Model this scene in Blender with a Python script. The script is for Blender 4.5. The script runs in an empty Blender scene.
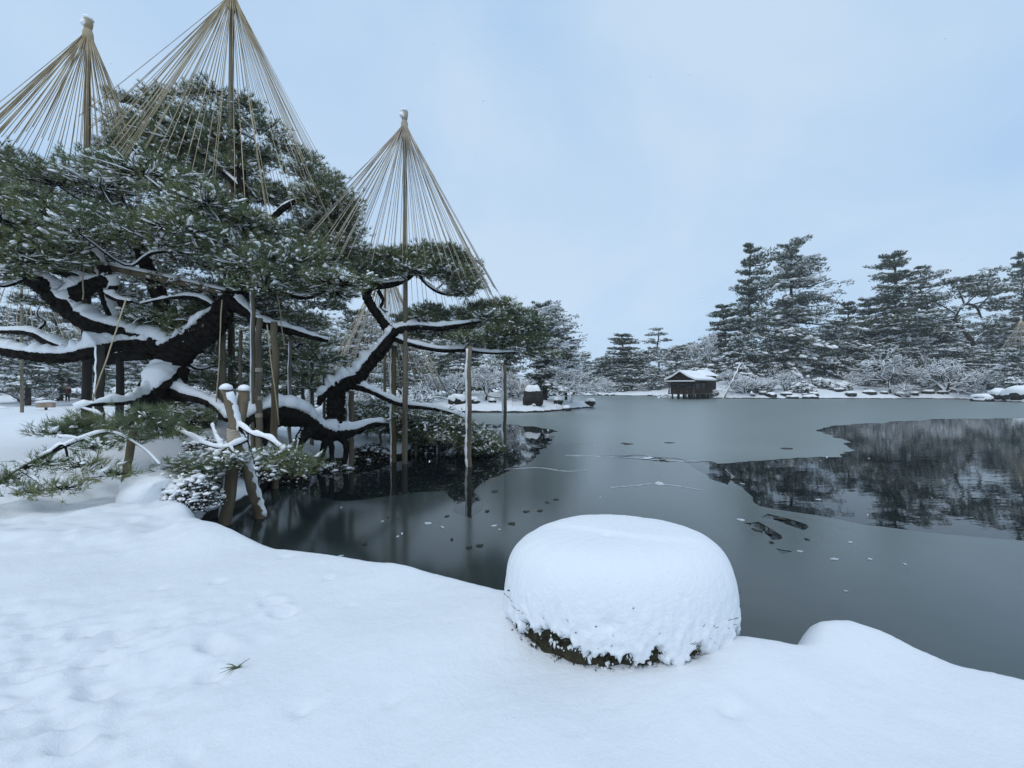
import bpy, bmesh, math
import numpy as np
from mathutils import Vector
from mathutils.geometry import delaunay_2d_cdt

R = math.radians
S = bpy.context.scene
COL = S.collection
F = 400.0                      # focal length in pixels of the 1024 px wide frame
HZ = 386.0                     # row of the horizon
CH = 2.2                       # eye height above the pond

# ------------------------------------------------------------------ camera, sky, sun, exposure
cam = bpy.data.cameras.new('camera')
cam_o = bpy.data.objects.new('camera', cam)
COL.objects.link(cam_o)
cam_o.location = (0, 0, CH)
cam_o.rotation_euler = (R(90), 0, 0)
cam.sensor_width = 36.0
cam.lens = 36.0 * F / 1024.0
cam.shift_y = (HZ - 384.0) / 1024.0
cam.clip_start = 0.05
cam.clip_end = 3000
S.camera = cam_o

SUN_EL, SUN_ROT = R(58), R(205)
w = bpy.data.worlds.new('World')
S.world = w
w.use_nodes = True
nt = w.node_tree
for n in list(nt.nodes):
    nt.nodes.remove(n)
out = nt.nodes.new('ShaderNodeOutputWorld')
bg = nt.nodes.new('ShaderNodeBackground')
bg.inputs['Strength'].default_value = 0.092
sky = nt.nodes.new('ShaderNodeTexSky')
sky.sky_type = 'NISHITA'
sky.sun_disc = False
sky.sun_elevation = SUN_EL
sky.sun_rotation = SUN_ROT
sky.air_density = 1.0
sky.dust_density = 1.5
tc = nt.nodes.new('ShaderNodeTexCoord')
mp = nt.nodes.new('ShaderNodeMapping')
mp.inputs['Scale'].default_value = (1.0, 1.0, 1.6)
nz = nt.nodes.new('ShaderNodeTexNoise')
nz.inputs['Scale'].default_value = 1.5
nz.inputs['Detail'].default_value = 5
nz.inputs['Roughness'].default_value = 0.5
nz.inputs['Distortion'].default_value = 0.4
cr = nt.nodes.new('ShaderNodeValToRGB')
cr.color_ramp.elements[0].position = 0.36
cr.color_ramp.elements[0].color = (4.45, 6.55, 9.3, 1)
cr.color_ramp.elements[1].position = 0.66
cr.color_ramp.elements[1].color = (6.1, 7.7, 9.5, 1)
mixn = nt.nodes.new('ShaderNodeMix')
mixn.data_type = 'RGBA'
mixn.inputs[0].default_value = 0.88
nt.links.new(tc.outputs['Generated'], mp.inputs['Vector'])
nt.links.new(mp.outputs['Vector'], nz.inputs['Vector'])
nt.links.new(nz.outputs['Fac'], cr.inputs['Fac'])
nt.links.new(sky.outputs['Color'], mixn.inputs[6])
nt.links.new(cr.outputs['Color'], mixn.inputs[7])
nt.links.new(mixn.outputs[2], bg.inputs['Color'])
nt.links.new(bg.outputs['Background'], out.inputs['Surface'])

sun = bpy.data.lights.new('sun', 'SUN')
sun.energy = 0.95
sun.angle = R(40)
sun.color = (1.0, 0.98, 0.94)
sun_o = bpy.data.objects.new('sun', sun)
COL.objects.link(sun_o)
# light comes from high behind the photographer, through the cloud
sd = Vector((math.sin(SUN_ROT) * math.cos(SUN_EL), math.cos(SUN_ROT) * math.cos(SUN_EL), math.sin(SUN_EL)))
sun_o.rotation_euler = sd.to_track_quat('Z', 'Y').to_euler()

vs = S.view_settings
vs.view_transform = 'Standard'
vs.look = 'None'
vs.exposure = 0.16
vs.gamma = 1.0
vs.use_curve_mapping = False
S.cycles.max_bounces = 6
S.cycles.diffuse_bounces = 3
S.cycles.glossy_bounces = 3
S.cycles.transmission_bounces = 2
S.cycles.volume_bounces = 2
S.cycles.caustics_reflective = False
S.cycles.caustics_refractive = False
S.cycles.use_denoising = True


# ------------------------------------------------------------------ helpers
def P(px, py, Y):
    return np.array([(px - 512.0) / F * Y, Y, CH - (py - HZ) / F * Y])


def W(px, py):
    Y = CH * F / (py - HZ)
    return ((px - 512.0) / F * Y, Y)


def hash2(ix, iy, seed):
    h = np.sin(ix * 127.1 + iy * 311.7 + seed * 74.7) * 43758.5453
    return h - np.floor(h)


def vnoise(x, y, seed=0):
    ix, iy = np.floor(x), np.floor(y)
    fx, fy = x - ix, y - iy
    ux, uy = fx * fx * (3 - 2 * fx), fy * fy * (3 - 2 * fy)
    a, b = hash2(ix, iy, seed), hash2(ix + 1, iy, seed)
    c, d = hash2(ix, iy + 1, seed), hash2(ix + 1, iy + 1, seed)
    return (a * (1 - ux) + b * ux) * (1 - uy) + (c * (1 - ux) + d * ux) * uy - 0.5


def norm(a):
    return a / np.maximum(np.linalg.norm(a, axis=-1, keepdims=True), 1e-9)


class MB:
    """collects triangles and quads, then links them as ONE mesh object"""

    def __init__(s):
        s.v, s.f3, s.f4, s.n = [], [], [], 0

    def add(s, v, f3=None, f4=None):
        v = np.asarray(v, float).reshape(-1, 3)
        if f3 is not None and len(f3):
            s.f3.append(np.asarray(f3).reshape(-1, 3) + s.n)
        if f4 is not None and len(f4):
            s.f4.append(np.asarray(f4).reshape(-1, 4) + s.n)
        s.v.append(v)
        s.n += len(v)

    def mesh(s, name, mat, smooth=True):
        me = bpy.data.meshes.new(name)
        v = np.concatenate(s.v) if s.v else np.zeros((0, 3))
        f3 = np.concatenate(s.f3) if s.f3 else np.zeros((0, 3), int)
        f4 = np.concatenate(s.f4) if s.f4 else np.zeros((0, 4), int)
        nl = f3.size + f4.size
        me.vertices.add(len(v))
        me.vertices.foreach_set('co', v.astype(np.float32).ravel())
        me.loops.add(nl)
        me.loops.foreach_set('vertex_index', np.concatenate([f3.ravel(), f4.ravel()]).astype(np.int32))
        me.polygons.add(len(f3) + len(f4))
        ls = np.concatenate([np.arange(len(f3)) * 3, f3.size + np.arange(len(f4)) * 4]).astype(np.int32)
        me.polygons.foreach_set('loop_start', ls)
        me.polygons.foreach_set('use_smooth', np.full(len(ls), smooth))
        me.update(calc_edges=True)
        me.materials.append(mat)
        return me

    def build(s, name, mat, parent=None, smooth=True):
        o = bpy.data.objects.new(name, s.mesh(name, mat, smooth))
        COL.objects.link(o)
        if parent is not None:
            o.parent = parent
        return o


def tag(o, label=None, cat=None, group=None, kind=None):
    if label:
        o['label'] = label
    if cat:
        o['category'] = cat
    if group:
        o['group'] = group
    if kind:
        o['kind'] = kind
    return o


def thing(name, label, cat, loc=(0, 0, 0), rz=0, group=None):
    o = bpy.data.objects.new(name, None)
    o.empty_display_size = 0.2
    COL.objects.link(o)
    o.location = loc
    o.rotation_euler = (0, 0, rz)
    return tag(o, label, cat, group)


def dup(root, loc, rz, sc, label, group=None):
    """a thing copied with its parts and their sub-parts"""
    def cp(o, par):
        c = o.copy()
        COL.objects.link(c)
        if par is not None:
            c.parent = par
        for ch in list(o.children):
            cp(ch, c)
        return c
    kids = list(root.children)
    r = root.copy()
    COL.objects.link(r)
    for k in kids:
        cp(k, r)
    r.location = loc
    r.rotation_euler = (0, 0, rz)
    r.scale = sc if hasattr(sc, '__len__') else (sc, sc, sc)
    r['label'] = label
    if group:
        r['group'] = group
    elif 'group' in r:
        del r['group']
    return r


def sweep(mb, paths, ww, hh, sides=6, off=None, flat=False, caps=True, rough=0.0, rng=None):
    """N tubes at once: paths (N,S,3), half width / half height (N,S), off = shift along the tube's own up"""
    paths = np.asarray(paths, float)
    if paths.ndim == 2:
        paths = paths[None]
    N, Sn, _ = paths.shape
    ww = np.broadcast_to(np.asarray(ww, float), (N, Sn))
    hh = np.broadcast_to(np.asarray(hh, float), (N, Sn))
    t = np.gradient(paths, axis=1)
    t = norm(t)
    ref = np.zeros_like(t)
    ref[..., 2] = 1
    vert = np.abs(t[..., 2]) > 0.97
    ref[vert] = (0.0, 1.0, 0.0)
    side = norm(np.cross(t, ref))
    up = np.cross(side, t)
    # keep frames from flipping along a path
    for k in range(1, Sn):
        fl = np.sum(side[:, k] * side[:, k - 1], -1) < 0
        side[fl, k] *= -1
        up[fl, k] *= -1
    ctr = paths
    if off is not None:
        upz = up * np.where(up[..., 2:3] < 0, -1, 1)
        ctr = paths + upz * np.broadcast_to(np.asarray(off, float), (N, Sn))[..., None]
    a = np.arange(sides) * 2 * np.pi / sides
    ca, sa = np.cos(a), np.sin(a)
    if flat:
        sa = np.where(sa < 0, sa * 0.35, sa)
    V = ctr[:, :, None, :] + side[:, :, None, :] * (ww[..., None] * ca)[..., None] + up[:, :, None, :] * (hh[..., None] * sa)[..., None]
    if rough:
        V = ctr[:, :, None, :] + (V - ctr[:, :, None, :]) * (1 + rough * (rng.random((N, Sn, sides, 1)) - .5))
    base = (np.arange(N) * Sn * sides)[:, None, None]
    i = np.arange(Sn - 1)[None, :, None] * sides
    j = np.arange(sides)[None, None, :]
    j2 = (j + 1) % sides
    q = np.stack([base + i + j, base + i + j2, base + i + sides + j2, base + i + sides + j], -1).reshape(-1, 4)
    f3 = None
    if caps and sides > 2:
        k = np.arange(1, sides - 1)
        c0 = np.stack([np.zeros_like(k), k + 1, k], -1)
        c1 = np.stack([np.zeros_like(k), k, k + 1], -1) + (Sn - 1) * sides
        f3 = (np.concatenate([c0, c1])[None] + base).reshape(-1, 3)
    mb.add(V.reshape(-1, 3), f3, q)


def curve(pts, n):
    """Catmull-Rom through rows of any width"""
    p = np.asarray(pts, float)
    q = np.concatenate([2 * p[:1] - p[1:2], p, 2 * p[-1:] - p[-2:-1]])
    u = np.linspace(0, len(p) - 1 - 1e-6, n)
    i = u.astype(int)
    f = (u - i)[:, None]
    a, b, c, d = q[i], q[i + 1], q[i + 2], q[i + 3]
    return 0.5 * (2 * b + (c - a) * f + (2 * a - 5 * b + 4 * c - d) * f ** 2 + (3 * b - a - 3 * c + d) * f ** 3)


def ico(sub):
    bm = bmesh.new()
    bmesh.ops.create_icosphere(bm, subdivisions=sub, radius=1)
    v = np.array([x.co[:] for x in bm.verts])
    f = np.array([[x.index for x in fc.verts] for fc in bm.faces])
    bm.free()
    return v, f


ICO = {k: ico(k) for k in (1, 2, 3, 4, 5)}


def blobs(mb, pos, sc, rng, sub=1, jit=0.25, rz=None, tilt=None, flat=0.45):
    pos = np.asarray(pos, float).reshape(-1, 3)
    N = len(pos)
    if N == 0:
        return
    tv, tf = ICO[sub]
    sc = np.broadcast_to(np.asarray(sc, float), (N, 3))
    v = tv[None] * (1 + jit * (rng.random((N, len(tv), 1)) - 0.5))
    v = np.where((v[..., 2:3] < 0) & (np.arange(3) == 2), v * flat, v) * sc[:, None, :]
    a = rng.random(N) * 6.28 if rz is None else np.broadcast_to(rz, (N,))
    if tilt is not None:
        tl = np.broadcast_to(tilt, (N,))[:, None]
        x, z = v[..., 0].copy(), v[..., 2].copy()
        v[..., 0] = x * np.cos(tl) - z * np.sin(tl)
        v[..., 2] = x * np.sin(tl) + z * np.cos(tl)
    c, s = np.cos(a)[:, None], np.sin(a)[:, None]
    x, y = v[..., 0].copy(), v[..., 1].copy()
    v[..., 0] = x * c - y * s
    v[..., 1] = x * s + y * c
    v += pos[:, None, :]
    f = (tf[None] + (np.arange(N) * len(tv))[:, None, None]).reshape(-1, 3)
    mb.add(v.reshape(-1, 3), f)


def basis(D):
    ref = np.where(np.abs(D[..., 2:3]) > 0.9, np.array([1.0, 0, 0]), np.array([0, 0, 1.0]))
    U = norm(np.cross(D, ref))
    return U, np.cross(D, U)


def tufts(mb, pos, D, n, L, Wd, rng, spread=(0.25, 1.15)):
    """n pointed needles in a brush round each direction D"""
    pos = np.asarray(pos).reshape(-1, 3)
    D = norm(np.asarray(D).reshape(-1, 3))
    N = len(pos)
    U, V = basis(D)
    az = rng.random((N, n, 1)) * 6.2832
    po = spread[0] + (spread[1] - spread[0]) * rng.random((N, n, 1))
    d = D[:, None] * np.cos(po) + (U[:, None] * np.cos(az) + V[:, None] * np.sin(az)) * np.sin(po)
    ln = L * (0.65 + 0.5 * rng.random((N, n, 1)))
    b = pos[:, None] + D[:, None] * (rng.random((N, n, 1)) - 0.4) * L * 0.6
    sd_ = norm(np.cross(d, rng.normal(size=(N, n, 3)))) * Wd * 0.5
    V3 = np.stack([b - sd_, b + sd_, b + d * ln], 2).reshape(-1, 3)
    mb.add(V3, np.arange(len(V3)).reshape(-1, 3))


def leaves(mb, pos, size, rng, upness=0.3, aspect=0.5):
    """loose leaf-sized quads"""
    pos = np.asarray(pos).reshape(-1, 3)
    N = len(pos)
    d = norm(rng.normal(size=(N, 3)) * np.array([1, 1, 0.7]))
    n = norm(rng.normal(size=(N, 3)) + np.array([0, 0, upness * 3]))
    s_ = norm(np.cross(d, n))
    sz = np.broadcast_to(size, (N,))[:, None] * (0.6 + 0.8 * rng.random((N, 1)))
    v = np.stack([pos - d * sz, pos - s_ * sz * aspect, pos + d * sz, pos + s_ * sz * aspect], 1).reshape(-1, 3)
    mb.add(v, None, np.arange(4 * N).reshape(-1, 4))


def box(mb, x0, x1, y0, y1, z0, z1):
    v = [(x, y, z) for z in (z0, z1) for y in (y0, y1) for x in (x0, x1)]
    mb.add(v, None, [(0, 2, 3, 1), (4, 5, 7, 6), (0, 1, 5, 4), (2, 6, 7, 3), (0, 4, 6, 2), (1, 3, 7, 5)])


# ------------------------------------------------------------------ materials
def mat(name, base, rough=0.8, spec=0.3, bump=0.0, bscale=20, var=None, vscale=4, detail=4, island=None, stretch=None):
    m = bpy.data.materials.new(name)
    m.use_nodes = True
    t = m.node_tree
    b = t.nodes['Principled BSDF']
    b.inputs['Base Color'].default_value = (*base, 1)
    b.inputs['Roughness'].default_value = rough
    b.inputs['Specular IOR Level'].default_value = spec
    tc_ = t.nodes.new('ShaderNodeTexCoord')
    vec = tc_.outputs['Object']
    if stretch:
        mpn = t.nodes.new('ShaderNodeMapping')
        mpn.inputs['Scale'].default_value = stretch
        t.links.new(vec, mpn.inputs['Vector'])
        vec = mpn.outputs['Vector']
    if var:
        n = t.nodes.new('ShaderNodeTexNoise')
        n.inputs['Scale'].default_value = vscale
        n.inputs['Detail'].default_value = detail
        t.links.new(vec, n.inputs['Vector'])
        r = t.nodes.new('ShaderNodeValToRGB')
        r.color_ramp.elements[0].position = 0.34
        r.color_ramp.elements[1].position = 0.66
        r.color_ramp.elements[0].color = (*base, 1)
        r.color_ramp.elements[1].color = (*var, 1)
        col = r.outputs['Color']
        t.links.new(n.outputs['Fac'], r.inputs['Fac'])
        if island:
            g = t.nodes.new('ShaderNodeNewGeometry')
            mx = t.nodes.new('ShaderNodeMix')
            mx.data_type = 'RGBA'
            mx.inputs[7].default_value = (*island, 1)
            ml = t.nodes.new('ShaderNodeMath')
            ml.operation = 'MULTIPLY'
            ml.inputs[1].default_value = 0.55
            t.links.new(g.outputs['Random Per Island'], ml.inputs[0])
            t.links.new(ml.outputs[0], mx.inputs[0])
            t.links.new(col, mx.inputs[6])
            col = mx.outputs[2]
        t.links.new(col, b.inputs['Base Color'])
    if bump:
        n2 = t.nodes.new('ShaderNodeTexNoise')
        n2.inputs['Scale'].default_value = bscale
        n2.inputs['Detail'].default_value = 6
        bp = t.nodes.new('ShaderNodeBump')
        bp.inputs['Strength'].default_value = bump
        bp.inputs['Distance'].default_value = 0.02
        t.links.new(vec, n2.inputs['Vector'])
        t.links.new(n2.outputs['Fac'], bp.inputs['Height'])
        t.links.new(bp.outputs['Normal'], b.inputs['Normal'])
    return m


M = {}
M['snow'] = mat('snow', (0.92, 0.93, 0.94), 0.75, 0.2, bump=0.35, bscale=28)  # tree and post snow set whiter than the ground to offset shade
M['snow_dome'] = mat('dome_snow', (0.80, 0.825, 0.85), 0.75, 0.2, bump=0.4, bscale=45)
M['snow_far'] = mat('far_snow', (0.90, 0.915, 0.93), 0.8, 0.1)  # far snow whitened to make up for light the trees block
M['bark'] = mat('dark_pine_bark', (0.005, 0.0045, 0.004), 0.95, 0.05, bump=1.0, bscale=16, var=(0.026, 0.022, 0.019), vscale=11)
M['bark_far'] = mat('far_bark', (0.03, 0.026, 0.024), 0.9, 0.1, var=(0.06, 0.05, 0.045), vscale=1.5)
M['needle'] = mat('pine_needles', (0.062, 0.108, 0.052), 0.55, 0.3, var=(0.19, 0.21, 0.08), vscale=1.1, island=(0.19, 0.215, 0.12))
M['needle_dark'] = mat('pine_needles_dark', (0.024, 0.048, 0.030), 0.55, 0.3, var=(0.050, 0.070, 0.030), vscale=0.9, island=(0.045, 0.065, 0.045))
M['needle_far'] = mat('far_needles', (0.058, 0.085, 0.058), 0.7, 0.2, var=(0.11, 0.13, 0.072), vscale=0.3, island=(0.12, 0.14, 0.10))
M['leaf'] = mat('evergreen_leaf', (0.014, 0.018, 0.011), 0.5, 0.25, var=(0.038, 0.042, 0.018), vscale=6, island=(0.065, 0.052, 0.028))
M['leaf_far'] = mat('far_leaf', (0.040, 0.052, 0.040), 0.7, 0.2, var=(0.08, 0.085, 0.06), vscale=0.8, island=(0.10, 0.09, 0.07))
M['rope'] = mat('straw_rope', (0.30, 0.235, 0.145), 0.9, 0.1, var=(0.55, 0.46, 0.32), vscale=2)
M['rope_grey'] = mat('weathered_straw_rope', (0.28, 0.235, 0.18), 0.9, 0.1, var=(0.58, 0.51, 0.41), vscale=2)
M['pole'] = mat('weathered_log', (0.085, 0.066, 0.042), 0.85, 0.2, bump=0.5, bscale=30, var=(0.20, 0.16, 0.10), vscale=5, stretch=(1, 1, 0.12))
M['pole_moss'] = mat('mossy_log', (0.085, 0.066, 0.034), 0.85, 0.2, bump=0.5, bscale=30, var=(0.17, 0.14, 0.065), vscale=3, stretch=(1, 1, 0.3))
M['pole_grey'] = mat('silver_grey_log', (0.10, 0.085, 0.06), 0.85, 0.2, bump=0.5, bscale=30, var=(0.25, 0.215, 0.155), vscale=5, stretch=(1, 1, 0.12))
M['pole_tan'] = mat('pale_tan_log', (0.13, 0.10, 0.065), 0.85, 0.2, bump=0.6, bscale=30, var=(0.27, 0.215, 0.145), vscale=5, stretch=(1, 1, 0.2))
M['pole_dark'] = mat('dark_log', (0.022, 0.020, 0.018), 0.85, 0.2, bump=0.5, bscale=30, var=(0.07, 0.062, 0.052), vscale=5, stretch=(1, 1, 0.12))  # log tones set darker for the posts under the old pine
M['rock'] = mat('dark_rock', (0.010, 0.010, 0.010), 0.8, 0.25, bump=0.8, bscale=4, var=(0.050, 0.046, 0.042), vscale=2)
M['wood_dark'] = mat('dark_house_wood', (0.018, 0.013, 0.010), 0.8, 0.2, var=(0.045, 0.033, 0.024), vscale=3, stretch=(3, 3, 0.4))
M['wood_mid'] = mat('house_rail_wood', (0.07, 0.052, 0.036), 0.8, 0.2, var=(0.12, 0.09, 0.06), vscale=3)
M['pane'] = mat('dark_pane', (0.012, 0.012, 0.014), 0.25, 0.5)
M['paper'] = mat('pale_board', (0.30, 0.22, 0.17), 0.8, 0.2, var=(0.36, 0.27, 0.2), vscale=5)
M['coat'] = mat('dark_red_coat', (0.07, 0.018, 0.022), 0.8, 0.1)
M['trousers'] = mat('black_trousers', (0.012, 0.012, 0.016), 0.8, 0.1)
M['skin'] = mat('skin', (0.42, 0.27, 0.2), 0.6, 0.3)
M['hair'] = mat('hair', (0.012, 0.01, 0.01), 0.6, 0.3)
M['ice_bit'] = mat('frost_white_ice', (0.38, 0.44, 0.47), 0.4, 0.4, var=(0.62, 0.67, 0.70), vscale=9)
M['litter'] = mat('dark_leaf_litter', (0.02, 0.02, 0.016), 0.7, 0.3, var=(0.06, 0.055, 0.04), vscale=12)


def ground_mat():
    m = mat('snow_ground', (0.76, 0.785, 0.81), 0.75, 0.2)  # ground snow set duller so shaded tree snow reads bright
    t = m.node_tree
    b = t.nodes['Principled BSDF']
    g = t.nodes.new('ShaderNodeNewGeometry')
    # fine crystal grain, wind crust and soft lumps
    prev = None
    for sc, st, ds in ((2.2, 0.18, 0.10), (9, 0.25, 0.03), (38, 0.35, 0.012), (150, 0.55, 0.005)):
        n = t.nodes.new('ShaderNodeTexNoise')
        n.inputs['Scale'].default_value = sc
        n.inputs['Detail'].default_value = 5
        t.links.new(g.outputs['Position'], n.inputs['Vector'])
        bp = t.nodes.new('ShaderNodeBump')
        bp.inputs['Strength'].default_value = st
        bp.inputs['Distance'].default_value = ds
        t.links.new(n.outputs['Fac'], bp.inputs['Height'])
        if prev:
            t.links.new(prev.outputs['Normal'], bp.inputs['Normal'])
        prev = bp
    t.links.new(prev.outputs['Normal'], b.inputs['Normal'])
    # wet dark earth where the bank meets the water
    sx = t.nodes.new('ShaderNodeSeparateXYZ')
    t.links.new(g.outputs['Position'], sx.inputs[0])
    n = t.nodes.new('ShaderNodeTexNoise')
    n.inputs['Scale'].default_value = 1.3
    n.inputs['Detail'].default_value = 5
    t.links.new(g.outputs['Position'], n.inputs['Vector'])
    ad = t.nodes.new('ShaderNodeMath')
    ad.operation = 'MULTIPLY_ADD'
    ad.inputs[1].default_value = -0.25
    t.links.new(n.outputs['Fac'], ad.inputs[0])
    t.links.new(sx.outputs['Z'], ad.inputs[2])
    r = t.nodes.new('ShaderNodeValToRGB')
    r.color_ramp.elements[0].position = 0.0
    r.color_ramp.elements[0].color = (0.025, 0.024, 0.02, 1)
    r.color_ramp.elements[1].position = 0.03
    r.color_ramp.elements[1].color = (0.76, 0.785, 0.81, 1)
    t.links.new(ad.outputs[0], r.inputs['Fac'])
    t.links.new(r.outputs['Color'], b.inputs['Base Color'])
    return m


M['ground'] = ground_mat()


def water_mat():
    m = mat('open_water', (0.006, 0.010, 0.011), 0.015, 0.5)
    t = m.node_tree
    b = t.nodes['Principled BSDF']
    b.inputs['IOR'].default_value = 1.33
    g = t.nodes.new('ShaderNodeNewGeometry')
    mpn = t.nodes.new('ShaderNodeMapping')
    mpn.inputs['Scale'].default_value = (0.9, 2.2, 1)
    t.links.new(g.outputs['Position'], mpn.inputs['Vector'])
    n = t.nodes.new('ShaderNodeTexNoise')
    n.inputs['Scale'].default_value = 2.0
    n.inputs['Detail'].default_value = 3
    t.links.new(mpn.outputs['Vector'], n.inputs['Vector'])
    # the open reach on the right is ruffled, the sheltered cove under the pines lies still
    sx = t.nodes.new('ShaderNodeSeparateXYZ')
    t.links.new(g.outputs['Position'], sx.inputs[0])
    mr = t.nodes.new('ShaderNodeMapRange')
    mr.inputs['From Min'].default_value = 1.0
    mr.inputs['From Max'].default_value = 14.0
    mr.inputs['To Min'].default_value = 0.004
    mr.inputs['To Max'].default_value = 0.024
    t.links.new(sx.outputs['X'], mr.inputs['Value'])
    bp = t.nodes.new('ShaderNodeBump')
    bp.inputs['Distance'].default_value = 0.10
    t.links.new(mr.outputs['Result'], bp.inputs['Strength'])
    t.links.new(n.outputs['Fac'], bp.inputs['Height'])
    t.links.new(bp.outputs['Normal'], b.inputs['Normal'])
    return m


def ice_mat():
    """clear black ice near the sheltered bank, frost-dusted and duller towards the open middle"""
    m = mat('thin_grey_ice', (0.030, 0.042, 0.044), 0.16, 0.5)
    t = m.node_tree
    b = t.nodes['Principled BSDF']
    b.inputs['IOR'].default_value = 1.5
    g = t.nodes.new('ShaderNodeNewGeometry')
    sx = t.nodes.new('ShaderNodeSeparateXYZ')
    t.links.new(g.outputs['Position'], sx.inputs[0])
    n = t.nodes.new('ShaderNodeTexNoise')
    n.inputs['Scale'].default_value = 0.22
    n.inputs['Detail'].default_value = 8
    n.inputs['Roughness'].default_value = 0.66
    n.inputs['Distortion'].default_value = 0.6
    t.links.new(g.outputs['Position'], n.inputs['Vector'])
    # painted sky sheen and frost: paler away from the left bank, broken by noise
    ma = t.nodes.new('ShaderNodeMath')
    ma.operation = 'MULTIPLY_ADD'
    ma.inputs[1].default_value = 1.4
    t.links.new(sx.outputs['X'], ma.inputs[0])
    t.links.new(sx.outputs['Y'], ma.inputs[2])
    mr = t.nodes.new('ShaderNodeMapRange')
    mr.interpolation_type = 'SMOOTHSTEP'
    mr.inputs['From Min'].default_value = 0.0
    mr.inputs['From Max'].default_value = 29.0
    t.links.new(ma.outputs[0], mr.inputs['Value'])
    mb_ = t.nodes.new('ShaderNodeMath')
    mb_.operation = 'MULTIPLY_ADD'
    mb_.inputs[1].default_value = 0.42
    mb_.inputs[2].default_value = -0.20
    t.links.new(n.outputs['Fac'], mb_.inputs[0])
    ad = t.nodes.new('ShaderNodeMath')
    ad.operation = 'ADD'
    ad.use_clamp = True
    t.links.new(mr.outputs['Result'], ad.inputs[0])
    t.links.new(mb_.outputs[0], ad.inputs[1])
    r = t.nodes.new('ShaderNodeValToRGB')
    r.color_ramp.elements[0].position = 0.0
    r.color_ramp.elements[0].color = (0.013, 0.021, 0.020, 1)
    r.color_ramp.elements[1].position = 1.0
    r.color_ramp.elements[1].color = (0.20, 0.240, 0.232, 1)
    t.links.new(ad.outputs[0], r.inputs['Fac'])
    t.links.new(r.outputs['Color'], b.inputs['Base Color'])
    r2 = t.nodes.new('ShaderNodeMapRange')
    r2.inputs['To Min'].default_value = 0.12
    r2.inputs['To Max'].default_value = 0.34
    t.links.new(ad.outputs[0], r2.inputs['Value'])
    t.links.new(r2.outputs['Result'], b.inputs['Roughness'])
    return m


M['water'] = water_mat()
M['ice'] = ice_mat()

# ------------------------------------------------------------------ the pond outline
POND = np.array([
    (12, 1.9), (6, 2.2), (4, 2.38), (3.25, 2.48), (2.85, 2.62), (2.62, 2.84), (2.35, 2.98), (2.08, 2.98), (1.92, 2.82), (1.62, 2.84),
    (1.5, 3.3), (1.2, 3.62), (0.75, 3.7), (0.3, 3.62), (0.0, 3.42), (-0.45, 3.66), (-1.0, 3.92), (-1.6, 4.12), (-2.4, 4.36), (-3.1, 4.7), (-3.9, 5.25),
    (-4.55, 5.9), (-4.95, 6.6), (-5.0, 7.4), (-5.1, 8.0), (-5.35, 8.8), (-5.3, 9.6), (-5.1, 10.5), (-4.9, 11.2), (-4.4, 12.0),
    (-3.6, 13.0), (-2.6, 14.3), (-2.4, 15.4), (-3.4, 17.0), (-5.5, 20.0), (-8.0, 24.0), (-9.0, 29.0),
    (-8.2, 32.5), (-6.1, 33.6), (-3.4, 32.8), (0.6, 32.2), (2.6, 33.6), (4.4, 35.2), (6.4, 38.0), (8.0, 41.5), (8.6, 44.5), (7.6, 48.0), (3.0, 54.0),
    (-2.0, 62.0), (-2.0, 75.0), (3.0, 88.0), (13.4, 92.0), (22.0, 91.0), (31.0, 86.0), (33.0, 72.5), (37.0, 70.0), (45.0, 68.5), (54.0, 69.5), (62.0, 67.5), (70.0, 68.0),
    (73.5, 66.0), (74.5, 60.0), (69.0, 56.5), (67.0, 54.0), (72.0, 51.5), (84.0, 50.0), (98.0, 40.0), (90.0, 12.0), (50.0, 2.0), (25.0, 1.5)])


def resample(poly, step_fn, seed=0, amp=0.0):
    o = []
    n = len(poly)
    for i in range(n):
        a, b = poly[i], poly[(i + 1) % n]
        d = math.hypot(b[0] - a[0], b[1] - a[1])
        k = max(1, int(d / step_fn(0.5 * (a[1] + b[1]))))
        for j in range(k):
            o.append(a + (b - a) * j / k)
    o = np.array(o)
    if amp:
        s_ = np.clip(o[:, 1:2] * 0.02, 0.02, 0.6) * amp
        o = o + np.stack([vnoise(o[:, 0] * 1.1, o[:, 1] * 1.1, seed) + 0.6 * vnoise(o[:, 0] * 3.1, o[:, 1] * 3.1, seed + 3),
                          vnoise(o[:, 0] * 1.1, o[:, 1] * 1.1, seed + 1) + 0.6 * vnoise(o[:, 0] * 3.1, o[:, 1] * 3.1, seed + 4)], 1) * 2 * s_
    return o


POND = resample(POND, lambda y: 0.35 + 0.05 * y, 5, 1.0)


def inside(poly, x, y):
    r = np.zeros(np.shape(x), bool)
    n = len(poly)
    for i in range(n):
        (x0, y0), (x1, y1) = poly[i], poly[(i + 1) % n]
        if y0 == y1:
            continue
        c = ((y0 > y) != (y1 > y)) & (x < (x1 - x0) * (y - y0) / (y1 - y0) + x0)
        r ^= c
    return r


def pdist(poly, x, y):
    d = np.full(np.shape(x), 1e9)
    n = len(poly)
    for i in range(n):
        (x0, y0), (x1, y1) = poly[i], poly[(i + 1) % n]
        dx, dy = x1 - x0, y1 - y0
        t_ = np.clip(((x - x0) * dx + (y - y0) * dy) / (dx * dx + dy * dy + 1e-12), 0, 1)
        d = np.minimum(d, (x - x0 - t_ * dx) ** 2 + (y - y0 - t_ * dy) ** 2)
    return np.sqrt(d)


def gs(x, y, cx, cy, sx_, sy_=None):
    sy_ = sy_ or sx_
    return np.exp(-(((x - cx) / sx_) ** 2 + ((y - cy) / sy_) ** 2))


def sstep(a, b, x):
    t_ = np.clip((x - a) / (b - a), 0, 1)
    return t_ * t_ * (3 - 2 * t_)


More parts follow.
